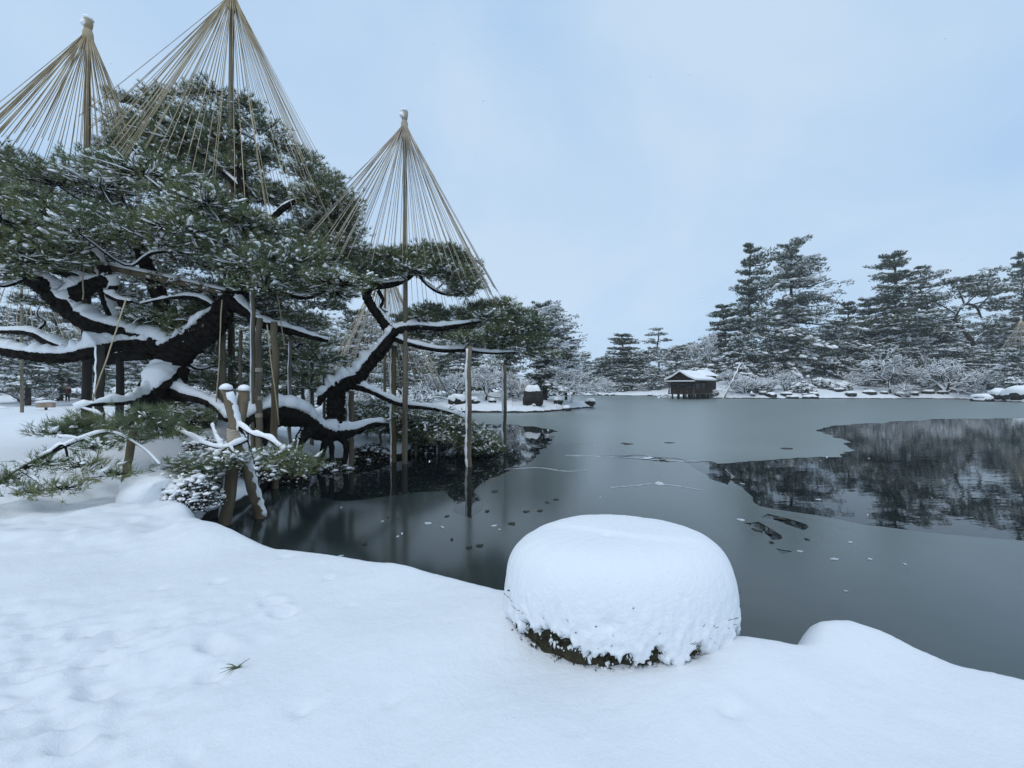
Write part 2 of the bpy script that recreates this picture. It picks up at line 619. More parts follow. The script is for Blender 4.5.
RNG0 = np.random.default_rng(4)
PRINTS = [(-2.55, 2.45), (-2.3, 2.2), (-2.75, 2.05), (-2.1, 1.9), (-2.5, 1.75), (-1.95, 2.6), (-1.75, 2.35), (-1.85, 3.1), (-1.7, 2.98), (-1.9, 2.55), (-2.9, 2.7)]
DENTS = [(-1.1, 2.1, .05), (-1.48, 1.84, .04), (-1.42, 1.92, .035), (-.65, 2.16, .03), (1.13, 2.07, .06), (-2.6, 2.41, .05), (-1.5, 2.75, .03), (-1.25, 3.1, .03), (-0.6, 2.5, .02), (0.3, 1.95, .02), (-1.6, 3.5, .04), (-2.5, 3.4, .05), (-2.2, 3.9, .05), (1.6, 2.1, .03), (2.0, 2.3, .025), (-2.0, 3.2, .03), (-2.9, 3.3, .04), (-0.9, 2.9, .02)]


def land(x, y, fine=True):
    """height of the snow surface"""
    x, y = np.asarray(x, float), np.asarray(y, float)
    sgn = np.where(inside(POND, x, y), -1.0, 1.0)
    d = pdist(POND, x, y) * sgn
    hb = 0.52 + 0.0 * x
    hb += 0.10 * gs(x, y, -4.6, 4.9, 1.8, 1.2)                       # crest of the near bank
    hb += 0.115 * gs(x, y, 2.25, 2.74, 0.40, 0.28)                    # snowed-in stone at the edge
    hb += 0.10 * gs(x, y, -3.4, 4.4, 0.5, 0.35)
    hb -= 0.10 * sstep(2.6, 4.2, x) * (y < 6)
    hb += 0.95 * gs(x, y, -8.2, 9.9, 1.9, 2.4)                       # mound round the old pine
    hb += 0.35 * gs(x, y, -6.2, 9.6, 1.0, 1.2)
    hb -= 0.42 * gs(x, y, -4.4, 11.6, 1.6, 2.2) + 0.25 * gs(x, y, -5.2, 8.0, 0.5, 1.0)
    hb -= 0.09 * gs(x, y, 0.15, 2.45, 0.45, 0.35)                    # hollow in front of the clipped shrub
    hb += 0.07 * gs(x, y, 1.5, 2.45, 0.35, 0.3)
    hb += 0.045 * np.clip(y - 22, 0, 30) * (x < 0) * 0.25
    # peninsula
    pen = gs(x, y, -2, 41, 10, 9)
    hb += pen * np.clip(0.10 * np.clip(d, 0, 9), 0, 0.8)
    # hillside beyond the far shore
    hb -= 0.32 * gs(x, y, -46, 42, 9, 9)
    fr = sstep(24, 40, x) * sstep(50, 66, y)
    hb += fr * np.minimum(0.26 * np.clip(d - 1, 0, 60), 6.5)
    fc = sstep(80, 92, y) * (1 - fr)
    hb += fc * np.minimum(0.05 * np.clip(d, 0, 60), 2.5)
    hb += np.clip(np.hypot(x, y) - 140, 0, 300) * 0.03               # the ground rises away from the pond on all sides
    near = np.exp(-np.hypot(x, y) / 30)
    # lumps
    hb += 0.11 * vnoise(x * 0.7, y * 0.7, 1) + 0.06 * vnoise(x * 1.9, y * 1.9, 2)
    hb += (1 - near) * (0.35 * vnoise(x * 0.25, y * 0.25, 3) + 0.25 * vnoise(x * 0.8, y * 0.8, 9)) * np.clip(d / 3, 0, 1)
    if fine:
        tr = sstep(-1.3, -2.3, x) * sstep(3.4, 2.4, y) * near
        hb += tr * (0.035 * vnoise(x * 4.3, y * 4.3, 6) + 0.055 * vnoise(x * 9, y * 11, 7) + 0.045 * vnoise(x * 19, y * 21, 27))
        tr2 = sstep(-3.0, -4.2, x) * sstep(3.5, 4.5, y) * sstep(7.0, 6.0, y)
        hb += tr2 * (0.09 * vnoise(x * 3.0, y * 4.0, 16) + 0.05 * vnoise(x * 8, y * 8, 17))
        hb += near * (0.008 * vnoise(x * 6, y * 6, 8) + 0.006 * vnoise(x * 15, y * 15, 18) + 0.005 * vnoise(x * 33, y * 33, 28))
        for (cx, cy) in PRINTS:
            q_ = ((x - cx) / .085) ** 2 + ((y - cy) / .052) ** 2
            hb -= near * (0.055 * np.exp(-q_ ** 2) - 0.018 * np.exp(-(np.sqrt(q_) - 1.5) ** 2 / .12) * (vnoise(x * 14, y * 14, 31) + .6))
        for (cx, cy, r_) in DENTS:
            hb -= 0.75 * r_ * gs(x, y, cx, cy, r_, r_ * 0.75)
    wd = np.clip(0.22 + 0.012 * np.hypot(x, y), 0.22, 0.9)
    t_ = np.clip(d / wd, 0, 1)
    prof = np.sqrt(np.clip(1 - (1 - t_) ** 2, 0, 1))
    return np.where(d > 0, -0.05 + (hb + 0.05) * prof, -0.05 - np.clip(-d * 0.8, 0, 0.9))


def gz(x, y):
    return float(land(np.array([x]), np.array([y]), False)[0])


def axis(dense0, dense1, step, lo, hi, g):
    a = list(np.arange(dense0, dense1, step))
    s_, v = step, a[-1]
    while v < hi:
        s_ *= g
        v += s_
        a.append(v)
    s_, v, pre = step, dense0, []
    while v > lo:
        s_ *= g
        v -= s_
        pre.append(v)
    return np.array(pre[::-1] + a)


xs = axis(-5.6, 4.2, 0.028, -260, 260, 1.04)
ys = axis(1.0, 6.4, 0.028, -60, 260, 1.03)
X, Yg = np.meshgrid(xs, ys)
Z = land(X.ravel(), Yg.ravel()).reshape(X.shape)
g = MB()
nx, ny = len(xs), len(ys)
ii = (np.arange(ny - 1)[:, None] * nx + np.arange(nx - 1)[None]).ravel()
g.add(np.stack([X.ravel(), Yg.ravel(), Z.ravel()], 1), None, np.stack([ii, ii + 1, ii + nx + 1, ii + nx], 1))
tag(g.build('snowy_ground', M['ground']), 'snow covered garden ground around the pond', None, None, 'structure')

wm = MB()
wm.add([(-30, 0, 0), (110, 0, 0), (110, 100, 0), (-30, 100, 0)], None, [(0, 1, 2, 3)])
tag(wm.build('pond_water', M['water']), 'dark open pond water', None, None, 'structure')

HOLES = [
    [(722, 464), (748, 462), (790, 459), (830, 456), (852, 450), (846, 441), (818, 433), (828, 427), (862, 424), (940, 419), (1024, 418), (1150, 420),
     (1150, 545), (1024, 540), (930, 533), (850, 522), (790, 512), (760, 505), (738, 490)],
    [(330, 502), (300, 495), (285, 470), (300, 432), (480, 424), (536, 426), (553, 432), (546, 444), (538, 456), (508, 474), (482, 484), (476, 492), (478, 506), (466, 516),
     (448, 512), (452, 500), (440, 492), (400, 496), (360, 500)],
    [(598, 457), (640, 456), (672, 459), (690, 461), (660, 462), (625, 460)],
    [(682, 461), (712, 462), (724, 467), (734, 486), (712, 478), (694, 468)],
    [(740, 526), (758, 528), (768, 534), (748, 536)], [(766, 516), (782, 514), (800, 520), (790, 526), (772, 522)], [(763, 541), (776, 543), (768, 546)],
]
holes = [resample(np.array([W(*p) for p in h]), lambda y: (0.12 + 0.012 * y) if i < 4 else 0.05, 20 + i, 0.9 if i < 4 else 2.6) for i, h in enumerate(HOLES)]
outer = resample(np.array([(-30, 0.3), (109, 0.3), (109, 99), (-30, 99)], float), lambda y: 8)
pts, edges = [], []
for loop in [outer] + holes:
    b0 = len(pts)
    pts += [Vector((float(p[0]), float(p[1]))) for p in loop]
    edges += [(b0 + i, b0 + (i + 1) % len(loop)) for i in range(len(loop))]
vv, _, ff, *_ = delaunay_2d_cdt(pts, edges, [], 0, 1e-4)
vv = np.array([(p.x, p.y, 0.006) for p in vv])
ff = np.array([list(f) for f in ff])
ce = vv[ff].mean(1)
keep = np.ones(len(ff), bool)
for h in holes:
    keep &= ~inside(h, ce[:, 0], ce[:, 1])
im = MB()
im.add(vv, ff[keep])
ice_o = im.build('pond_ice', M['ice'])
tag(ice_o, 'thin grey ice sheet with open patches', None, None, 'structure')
# ------------------------------------------------------------------ clipped shrub under a dome of snow, in the foreground
rng = np.random.default_rng(11)
SC = np.array([0.775, 2.93, 0.50])


def superell(v, ex):
    s_ = (np.abs(v[:, 0]) ** ex + np.abs(v[:, 1]) ** ex) ** (1 / ex)
    return s_


def dome_pts(v, rx, ry, rz, z0):
    """unit sphere -> a bun: full shoulders, flattish top"""
    h = np.hypot(v[:, 0], v[:, 1])
    az = np.arctan2(v[:, 1], v[:, 0])
    ex = 4.3
    den = (h ** ex + np.abs(v[:, 2]) ** ex) ** (1 / ex)
    h2, z2 = h / den, v[:, 2] / den
    return np.stack([np.cos(az) * h2 * rx, np.sin(az) * h2 * ry, z2 * rz + z0], 1), az


shrub = thing('clipped_shrub', 'round clipped shrub buried under a thick smooth dome of snow in the foreground', 'shrub', tuple(SC))
v, f = ICO[5]
core, az = dome_pts(v, 0.765, 0.50, 0.55, 0.02)
cm = MB()
cm.add(core * (1 + 0.05 * (rng.random((len(v), 1)) - 0.5)), f)
lv = core[(core[:, 2] > -0.1) & (core[:, 2] < 0.42)]
lv = np.repeat(lv, 7, 0)
lv = lv * (1 + 0.04 * rng.random((len(lv), 1))) + rng.normal(size=(len(lv), 3)) * 0.016
leaves(cm, lv, 0.013, rng)
# bare shoots poking out of the fringe
for k in range(46):
    a_ = rng.uniform(-2.9, 0.05)
    p0 = np.array([math.cos(a_) * 0.78, math.sin(a_) * 0.52, rng.uniform(0.02, 0.20)])
    d_ = np.array([math.cos(a_), math.sin(a_), rng.uniform(0.1, 1.0)]) + rng.normal(size=3) * 0.2
    sweep(cm, np.stack([p0, p0 + d_ * 0.03, p0 + d_ * rng.uniform(0.045, 0.075) + (0, 0, .01)]), [.003, .002, .001], [.003, .002, .001], 4)
cm.build('foliage', M['leaf'], shrub, smooth=False)
# bm-subdivided cap
bm = bmesh.new()
bmesh.ops.create_icosphere(bm, subdivisions=7, radius=1)
v = np.array([x.co[:] for x in bm.verts])
f = np.array([[x.index for x in fc.verts] for fc in bm.faces])
bm.free()
cap, az = dome_pts(v, 0.825, 0.56, 0.65, 0.0)
dg = np.degrees(az)
rim = 0.0 + 0.165 * np.exp(-((dg + 134) / 24) ** 2) + 0.065 * np.exp(-((dg + 98) / 14) ** 2) + 0.17 * np.exp(-((dg + 64) / 5) ** 2) + 0.12 * np.exp(-((dg + 83) / 4) ** 2) + 0.09 * np.exp(-((dg + 30) / 6) ** 2) + 0.06 * np.exp(-((dg + 165) / 12) ** 2) + 0.015
rim = rim + 0.07 * vnoise(az * 9, az * 0 + 3, 1) + 0.075 * vnoise(az * 26, cap[:, 2] * 3, 2) + 0.05 * vnoise(az * 60, cap[:, 2] * 12, 3)
nrm = norm(cap / np.array([0.825, 0.56, 0.70]) ** 2)
low = sstep(0.50, 0.04, cap[:, 2])
lump = 0.010 * vnoise(cap[:, 0] * 4 + 9, cap[:, 1] * 4 + cap[:, 2] * 4, 4) + (0.004 + 0.020 * low) * vnoise(az * 14, cap[:, 2] * 7, 5) + (0.002 + 0.020 * low) * vnoise(az * 34, cap[:, 2] * 22, 6)
lump += 0.03 * vnoise(cap[:, 0] * 2.1, cap[:, 1] * 2.1 + 5, 8) * (1 - low)
for (ax_, zz, r_, dp) in ((-104, .27, .030, .020), (-100, .69, .03, .015), (-70, .42, .018, .008), (-62, .5, .015, .006), (-80, .33, .016, .006)):
    aa = math.radians(ax_)
    q = np.array([math.cos(aa), math.sin(aa), 0])
    if zz < .65:
        dd = ((az - aa) * 0.65 / r_) ** 2 + ((cap[:, 2] - zz) / r_) ** 2
    else:
        dd = ((cap[:, 0] + 0.1) / r_) ** 2 + ((cap[:, 1] + 0.1) / r_) ** 2 + np.where(cap[:, 2] > .5, 0, 99)
    lump -= dp * np.exp(-dd)
cap = cap + nrm * lump[:, None]
# faint rounded ledge on the crown
cap[:, 2] += 0.018 * sstep(-0.02, 0.06, cap[:, 1] + 0.22 * np.sin(cap[:, 0] * 2.6 + 0.6)) * sstep(0.55, 0.66, cap[:, 2])
under = sstep(0.0, -0.05, cap[:, 2] - rim)
cap[:, :2] *= (1 - 0.16 * under)[:, None]
km = MB()
km.add(cap, f)
# crumbs of snow caught in the fringe
a = rng.uniform(-math.pi, 0.1, 300)
zf = 0.015 + 0.20 * np.exp(-((np.degrees(a) + 132) / 24) ** 2) + 0.10 * np.exp(-((np.degrees(a) + 95) / 18) ** 2) + rng.uniform(-0.17, 0.03, 300)
cp_ = np.stack([np.cos(a) * 0.785, np.sin(a) * 0.52, zf], 1)
blobs(km, cp_, np.array([1, 1, 1.5]) * rng.uniform(.002, .013, (300, 1)) ** 1.0 * rng.uniform(.6, 1.4, (300, 3)), rng, 1, 0.8, flat=1)
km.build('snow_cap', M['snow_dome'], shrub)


# ------------------------------------------------------------------ pines with snow-laden pads
class Foliage:
    def __init__(s, seed, nl=0.13, nw=0.013, nn=13, step=6, twig_r=0.006, snow=1.0):
        s.rng = np.random.default_rng(seed)
        s.tw, s.crown, s.snow = MB(), MB(), MB()
        s.nl, s.nw, s.nn, s.step, s.tr, s.sn = nl, nw, nn, step, twig_r, snow

    def pad(s, c, rx, ry, rz, n, snow=None, droop=0.0):
        r = s.rng
        sn = s.sn if snow is None else snow
        c = np.asarray(c, float)
        az = r.random(n) * 6.2832
        ro = np.sqrt(r.random(n)) * (0.85 + 0.3 * r.random(n))
        e = np.stack([np.cos(az) * ro * rx, np.sin(az) * ro * ry,
                      rz * (np.sqrt(np.clip(1.15 - ro ** 2, 0, 2)) * r.uniform(-0.25, 1.0, n) - 0.25) - droop * ro ** 2], 1)
        st = e * np.array([0.22, 0.22, 0.1]) + np.array([0, 0, -0.35 * rz])
        mid = 0.5 * (e + st) + r.normal(size=(n, 3)) * np.array([.10, .10, .05]) * rx - np.array([0, 0, 0.12 * rz])
        t = np.linspace(0, 1, 6)[None, :, None]
        path = c + (1 - t) ** 2 * st[:, None] + 2 * t * (1 - t) * mid[:, None] + t ** 2 * e[:, None]
        rad = s.tr * np.linspace(1.6, 0.6, 6)
        sweep(s.tw, path, rad, rad, 3, caps=False)
        # needles
        k = s.step
        tt = 0.38 + 0.64 * r.random((n, k, 1))
        q = (1 - tt) ** 2 * st[:, None] + 2 * tt * (1 - tt) * mid[:, None] + tt ** 2 * e[:, None]
        dirv = 2 * (1 - tt) * (mid - st)[:, None] + 2 * tt * (e - mid)[:, None]
        dirv = norm(dirv)
        lat = r.normal(size=(n, k, 3)) * np.array([0.10, 0.10, 0.045])
        q = q + lat * (tt < 0.98)
        D = norm(dirv * 0.8 + lat * 4 + np.array([0, 0, 0.55]))
        pos = (c + q).reshape(-1, 3)
        tufts(s.crown, pos, D.reshape(-1, 3), s.nn, s.nl, s.nw, r)
        # snow lying along the twigs and on tufts
        nb = max(4, int(n * .7))                              # bare inner twigs
        a2 = r.random(nb) * 6.2832
        e2 = np.stack([np.cos(a2) * rx, np.sin(a2) * ry, rz * r.uniform(-1.1, .5, nb)], 1) * r.uniform(.35, .95, (nb, 1))
        m2 = e2 * .5 + r.normal(size=(nb, 3)) * np.array([.14, .14, .10]) * rx
        p2 = c + 2 * t * (1 - t) * m2[:, None] + t ** 2 * e2[:, None] + r.normal(size=(nb, 6, 3)) * .012
        sweep(s.tw, p2, rad * .9, rad * .9, 3, caps=False)
        path = np.concatenate([path[r.random(n) < .55], p2])
        ms = r.random(len(path)) < 0.62 * sn
        if ms.any():
            o_ = r.integers(0, 3)
            pp = path[ms][:, o_:o_ + 4]
            pp = pp + r.normal(size=pp.shape) * .008
            wd = r.uniform(0.014, 0.045, (ms.sum(), 1)) * np.array([0.45, 1.0, 1.0, 0.35]) * (0.5 + 1.0 * r.random((ms.sum(), 4)))
            sweep(s.snow, pp, wd, wd * 0.6, 5, off=wd * 0.35 + s.tr, flat=True)
        fk = r.random(len(pos)) < 0.75 * sn
        if fk.any():
            leaves(s.snow, pos[fk] + r.normal(size=(fk.sum(), 3)) * .04 + (0, 0, .02), .026, r, 1.0, .7)
        mb_ = r.random(len(pos)) < 0.22 * sn
        if mb_.any():
            ps = pos[mb_] + np.array([0, 0, 0.02])
            dd = dirv.reshape(-1, 3)[mb_]
            u = r.uniform(0.5, 1.0, (len(ps), 1))
            blobs(s.snow, ps, np.array([0.085, 0.060, 0.034]) * u * r.uniform(.45, 1.5, (len(ps), 3)), r, 1, 0.7,
                  rz=np.arctan2(dd[:, 1], dd[:, 0]), tilt=np.clip(dd[:, 2], -.5, .5))

    def finish(s, root, needle='needle'):
        c = s.crown.build('crown', M[needle], root, smooth=False)
        if s.tw.n:
            s.tw.build('twigs', M['bark'], c)
        if s.snow.n:
            s.snow.build('snow_layer', M['snow'], c)
        return c


class Limbs:
    """trunk, limbs and the snow lying on them"""

    def __init__(s, seed):
        s.rng = np.random.default_rng(seed)
        s.b, s.sn, s.nodes = MB(), MB(), []

    def limb(s, pts, snow=1.0, n=None, world=False, wob=0.03, sides=9, node=True):
        a = np.array([(*(p[:3] if world else P(*p[:3])), p[3]) for p in pts], float)
        n = n or max(8, len(pts) * 5)
        c = curve(a, n)
        rr = np.maximum(c[:, 3], 0.008)
        def soft(cols, m):
            q = s.rng.normal(size=(max(3, m // 4), cols))
            u_ = np.linspace(0, len(q) - 1, m)
            return np.stack([np.interp(u_, np.arange(len(q)), q[:, i]) for i in range(cols)], 1)
        pth = c[:, :3] + soft(3, n) * wob * 3 * rr[:, None]
        kn = rr * (1 + 0.10 * soft(1, n)[:, 0] + 0.08 * (s.rng.random(n) - 0.5))
        if rr.max() > 0.07:                                  # plated, knotty bark on the thick wood
            m2 = n * 3
            fine_ = curve(np.concatenate([pth, kn[:, None]], 1), m2)
            sweep(s.b, fine_[:, :3], fine_[:, 3], fine_[:, 3], max(sides, 14), rough=0.26, rng=s.rng)
        else:
            sweep(s.b, pth, kn, kn, sides)
        if node:
            s.nodes += [(*p, q) for p, q in zip(pth, rr)]
        if snow:
            t = norm(np.gradient(pth, axis=0))
            hz = np.sqrt(np.clip(1 - t[:, 2] ** 2, 0, 1))
            hz = np.convolve(np.pad(hz, 2, mode='edge'), np.ones(5) / 5, 'valid')
            k = sstep(0.34, 0.72, hz) * snow * (1 + .15 * soft(1, n)[:, 0])
            ids = np.where(k > 0.05)[0]
            # runs of limb flat enough to hold snow
            for run in np.split(ids, np.where(np.diff(ids) > 1)[0] + 1):
                if len(run) < 3:
                    continue
                m_ = max(12, len(run) * 3)
                cc = curve(np.concatenate([pth[run], kn[run, None], k[run, None]], 1), m_)
                rr2, kk = np.maximum(cc[:, 3], .006), np.clip(cc[:, 4], 0.05, 2)
                kk[0] *= 0.3
                kk[-1] *= 0.3
                lum = np.clip(1 + 0.26 * soft(1, m_)[:, 0], .3, 1.7)
                wd = (rr2 * 0.92 + 0.012) * np.minimum(kk, 1) * np.clip(1 + 0.14 * soft(1, m_)[:, 0] + .025 * s.rng.normal(size=m_), .55, 1.4)
                hh = (0.026 + 0.085 * np.minimum(rr2 / 0.12, 1.4)) * kk * lum
                sweep(s.sn, cc[:, :3], wd, hh, 12, off=rr2 * 0.70, flat=True, rough=0.045, rng=s.rng)
        return pth

    def reach(s, c, r1=0.035, far=3.0, snow=0.9, down=0.25):
        """a limb from the nearest node to a pad"""
        c = np.asarray(c, float)
        nd = np.array(s.nodes)
        d = np.linalg.norm((nd[:, :3] - c) * np.array([1, 1, 1.3]), axis=1) + 0.6 * (nd[:, 2] > c[2] + 0.3) + 0.8 * np.clip(c[2] - nd[:, 2] - 0.5, 0, 3)
        a = nd[np.argmin(d)]
        L = np.linalg.norm(c - a[:3])
        if L < 0.25:
            return
        m1 = a[:3] + (c - a[:3]) * 0.35 + s.rng.normal(size=3) * 0.13 * L + np.array([0, 0, -0.04 * L])
        m2 = a[:3] + (c - a[:3]) * 0.7 + s.rng.normal(size=3) * 0.09 * L - np.array([0, 0, 0.05 * L])
        r0 = min(a[3] * 0.4, 0.018 + 0.022 * L, 0.05)
        s.limb([(*a[:3], r0), (*m1, r0 * .75), (*m2, r0 * 0.5), (*c, 0.012)], snow, n=14, world=True, sides=6)

    def finish(s, root):
        t = s.b.build('trunk', M['bark'], root)
        if s.sn.n:
            s.sn.build('snow_layer', M['snow'], t)
        return t


# ---- the old spreading pine at the left
pine = thing('pine_tree', 'huge old spreading pine with thick crooked snow-lined limbs at the left of the pond', 'tree', tuple(P(158, 428, 9.4)))
inv = -np.array(pine.location)
L = Limbs(21)
L.limb([(146, 440, 9.3, .62), (158, 412, 9.35, .46), (167, 385, 9.4, .36), (172, 365, 9.4, .34), (176, 350, 9.4, .33)], 0.0, n=22)
L.limb([(174, 356, 9.4, .32), (192, 342, 9.4, .28), (212, 325, 9.4, .245), (230, 301, 9.5, .215), (242, 272, 9.6, .18), (248, 242, 9.9, .16), (243, 190, 10.6, .11), (236, 120, 11.2, .05)], 1.0, n=46)
L.limb([(176, 356, 9.4, .24), (152, 345, 9.3, .22), (126, 337, 9.2, .21), (101, 328, 9.0, .21), (76, 314, 8.9, .20), (59, 302, 8.8, .18), (45, 289, 8.7, .16), (28, 277, 8.5, .14), (0, 272, 8.4, .12), (-60, 262, 8.3, .07)], 1.25, n=50)
L.limb([(64, 306, 8.85, .2), (76, 293, 8.9, .17), (90, 286, 9, .15), (106, 277, 9.1, .12), (99, 262, 9.1, .10), (84, 248, 9.0, .07), (60, 238, 8.8, .05)], 1.2, n=30)
L.limb([(104, 278, 9.1, .12), (113, 285, 9.1, .09), (108, 294, 9.0, .07), (118, 300, 9.0, .05), (132, 302, 9.0, .03)], 1.2, n=18)
L.limb([(92, 284, 9, .13), (75, 275, 9, .11), (52, 268, 8.9, .10), (28, 262, 8.8, .08), (-10, 256, 8.7, .05)], 1.0, n=22)
L.limb([(166, 350, 9.4, .18), (140, 343, 9.2, .15), (116, 345, 8.9, .16), (88, 352, 8.5, .14), (60, 357, 8.3, .13), (30, 355, 8.1, .12), (0, 350, 8, .1), (-60, 338, 7.8, .06)], 1.35, n=46)
L.limb([(150, 352, 9.6, .2), (122, 356, 9.8, .15), (98, 360, 10, .13), (74, 353, 10.2, .11), (50, 342, 10.3, .1), (30, 333, 10.4, .08), (-10, 331, 10.5, .05)], 1.2, n=32)
L.limb([(232, 300, 9.5, .18), (246, 312, 9.5, .13), (262, 324, 9.5, .11), (288, 330, 9.6, .09), (310, 336, 9.8, .07), (328, 341, 10, .05)], 0.9, n=26)
L.limb([(220, 316, 9.5, .10), (205, 302, 9.4, .06), (186, 297, 9.3, .05), (160, 300, 9.2, .035), (140, 304, 9.1, .02)], 1.0, n=20)
L.limb([(243, 262, 9.7, .14), (262, 272, 9.8, .09), (285, 292, 10, .07), (306, 298, 10.1, .05), (322, 292, 10.2, .03)], 1.2, n=22)
L.limb([(240, 280, 9.6, .15), (218, 258, 9.4, .10), (190, 240, 9.2, .08), (160, 228, 9.0, .06), (130, 220, 8.8, .04)], 1.1, n=24)
# leaders that carry the crown
for pl in ([(172, 352, 9.4, .2), (160, 300, 9.6, .16), (140, 250, 9.6, .12), (120, 200, 9.4, .07), (100, 165, 9.2, .03)],
           [(120, 334, 9.2, .16), (95, 270, 9.8, .11), (60, 220, 10, .08), (20, 180, 10, .04)],
           [(246, 250, 9.9, .13), (270, 220, 10.3, .08), (300, 200, 10.6, .06), (335, 205, 10.9, .03)],
           [(243, 190, 10.6, .1), (210, 160, 11, .07), (170, 120, 11.3, .05), (140, 105, 11.4, .02)],
           [(240, 215, 10.3, .1), (205, 205, 9.6, .07), (170, 190, 9.0, .05), (140, 180, 8.7, .03)]):
    L.limb(pl, 0.7, n=22)
FO = Foliage(31)
rg = np.random.default_rng(77)
ox = [-120, -60, 0, 60, 130, 170, 200, 240, 280, 330, 350]
oy = [140, 138, 143, 140, 147, 160, 178, 205, 218, 226, 232]
lowb = [270, 268, 262, 252, 248, 248, 252, 268, 292, 300, 300]
pads = []
for k in range(96):                                          # lower, wide dome
    px = rg.uniform(-90, 345)
    u = rg.random() ** 1.25
    top, bot = np.interp(px, ox, oy) + 14, np.interp(px, ox, lowb)
    py = top + (bot - top) * u
    Y = 7.0 + 3.6 * rg.random() * (0.5 + 0.5 * (1 - u)) + 0.8 * (px > 240)
    pads.append((px, py, Y, rg.uniform(0.65, 1.05), rg.uniform(0.24, 0.38), 34, 1.0))
for k in range(52):                                          # upper crown behind the middle rope tent
    px = rg.uniform(125, 345)
    top = np.interp(px, [115, 140, 165, 200, 235, 262, 300, 330, 352], [118, 105, 92, 90, 96, 118, 150, 176, 205]) + 12
    bot = np.interp(px, [115, 200, 260, 350], [150, 200, 225, 232])
    py = top + (bot - top) * rg.random()
    pads.append((px, py, rg.uniform(10.6, 12.6), rg.uniform(0.7, 1.0), rg.uniform(0.28, 0.42), 34, 0.8))
for (px, py) in ((118, 118), (128, 100), (158, 94), (190, 92), (215, 92), (243, 104), (262, 128), (286, 146), (306, 160), (338, 205), (325, 182), (150, 122), (185, 120), (220, 122), (338, 218)):
    pads.append((px, py, rg.uniform(11, 12), rg.uniform(0.45, 0.7), rg.uniform(0.22, 0.3), 24, 0.7))
for k in range(26):                                          # lower right skirts
    px = rg.uniform(250, 400)
    py = rg.uniform(np.interp(px, [250, 340, 400], [232, 238, 262]), np.interp(px, [250, 300, 400], [330, 345, 320]))
    if px > 335 and py > 258:
        px -= 70
    pads.append((px, py, rg.uniform(9.8, 12.2) if px < 330 else rg.uniform(11.8, 12.8), rg.uniform(0.55, 0.85), rg.uniform(0.2, 0.34), 26, 1.1))
for (px, py, Y) in ((205, 350, 10.5), (232, 362, 10.4), (262, 352, 10.2), (292, 356, 10.4), (310, 372, 10.8), (270, 376, 10.6), (226, 384, 10.8), (250, 368, 10.9), (300, 344, 10.5), (322, 358, 11.2),
                    (205, 378, 11), (190, 330, 9.5), (160, 318, 9.2), (280, 392, 11.2), (318, 386, 11.4)):
    pads.append((px, py, Y, rg.uniform(0.5, 0.8), rg.uniform(0.2, 0.3), 26, 0.7))
for (px, py, Y, rx, rz, n, sn) in pads:
    c = P(px, py, Y)
    FO.pad(c, rx, rx * rg.uniform(0.8, 1.1), rz, n, sn)
    L.reach(c - np.array([0, 0, 0.3 * rz]))
for k in range(64):                                          # thin twiggy underside of the crown
    px = rg.uniform(20, 262)
    c = P(px, rg.uniform(np.interp(px, [20, 130, 250], [246, 240, 262]), np.interp(px, [20, 130, 250], [300, 312, 320])), rg.uniform(9.6, 12.6))
    FO.step = 3
    FO.pad(c, rg.uniform(.6, .95), rg.uniform(.6, .95), rg.uniform(.25, .4), 22, 1.3)
    L.reach(c)
FO.step = 6
for (px, py) in ((150, 326), (172, 330), (190, 322), (128, 318), (205, 312)):
    FO.pad(P(px, py, 9.9), .5, .5, .16, 26, .4)
# the low snowy branch in front of the trunk and its needles
L.nodes = []
L.limb([(170, 372, 9.4, .26), (158, 384, 9.0, .2), (150, 398, 8.8, .15), (146, 412, 8.7, .1)], 1.5, n=16)     # forked root
L.limb([(172, 390, 9.3, .16), (187, 396, 9.0, .12), (204, 401, 8.8, .10), (218, 409, 8.6, .09), (228, 420, 8.5, .07)], 1.5, n=22)
L.limb([(150, 392, 8.9, .10), (138, 398, 8.3, .07), (126, 402, 7.6, .055), (108, 403, 7.2, .05), (90, 405, 7.0, .035), (76, 410, 6.9, .02)], 1.9, n=26)
FO.nn, FO.nw, FO.nl, FO.step = 12, .008, .15, 5
for (px, py, Y, rx, rz, n, sn) in ((84, 420, 6.9, .34, .14, 11, .4), (112, 424, 7.0, .34, .22, 13, .3), (150, 424, 7.4, .40, .26, 20, .2), (176, 430, 7.8, .40, .26, 20, .15), (172, 412, 8.0, .4, .2, 14, .2), (195, 416, 8.3, .36, .2, 14, .3), (70, 430, 6.6, .3, .16, 9, .3), (96, 436, 6.8, .34, .2, 10, .3), (130, 436, 6.4, .34, .2, 12, .3), (150, 414, 5.85, .26, .18, 14, .2), (160, 428, 5.95, .26, .22, 15, .1), (122, 424, 5.8, .22, .16, 9, .2)):
    FO.pad(P(px, py, Y), rx, rx * .8, rz, n, sn)
    L.reach(P(px, py, Y), snow=1.2)


def shift(mb, off):
    mb.v = [a_ + off for a_ in mb.v]


for mb in (L.b, L.sn, FO.crown, FO.tw, FO.snow):
    shift(mb, inv)
L.finish(pine)
FO.finish(pine)

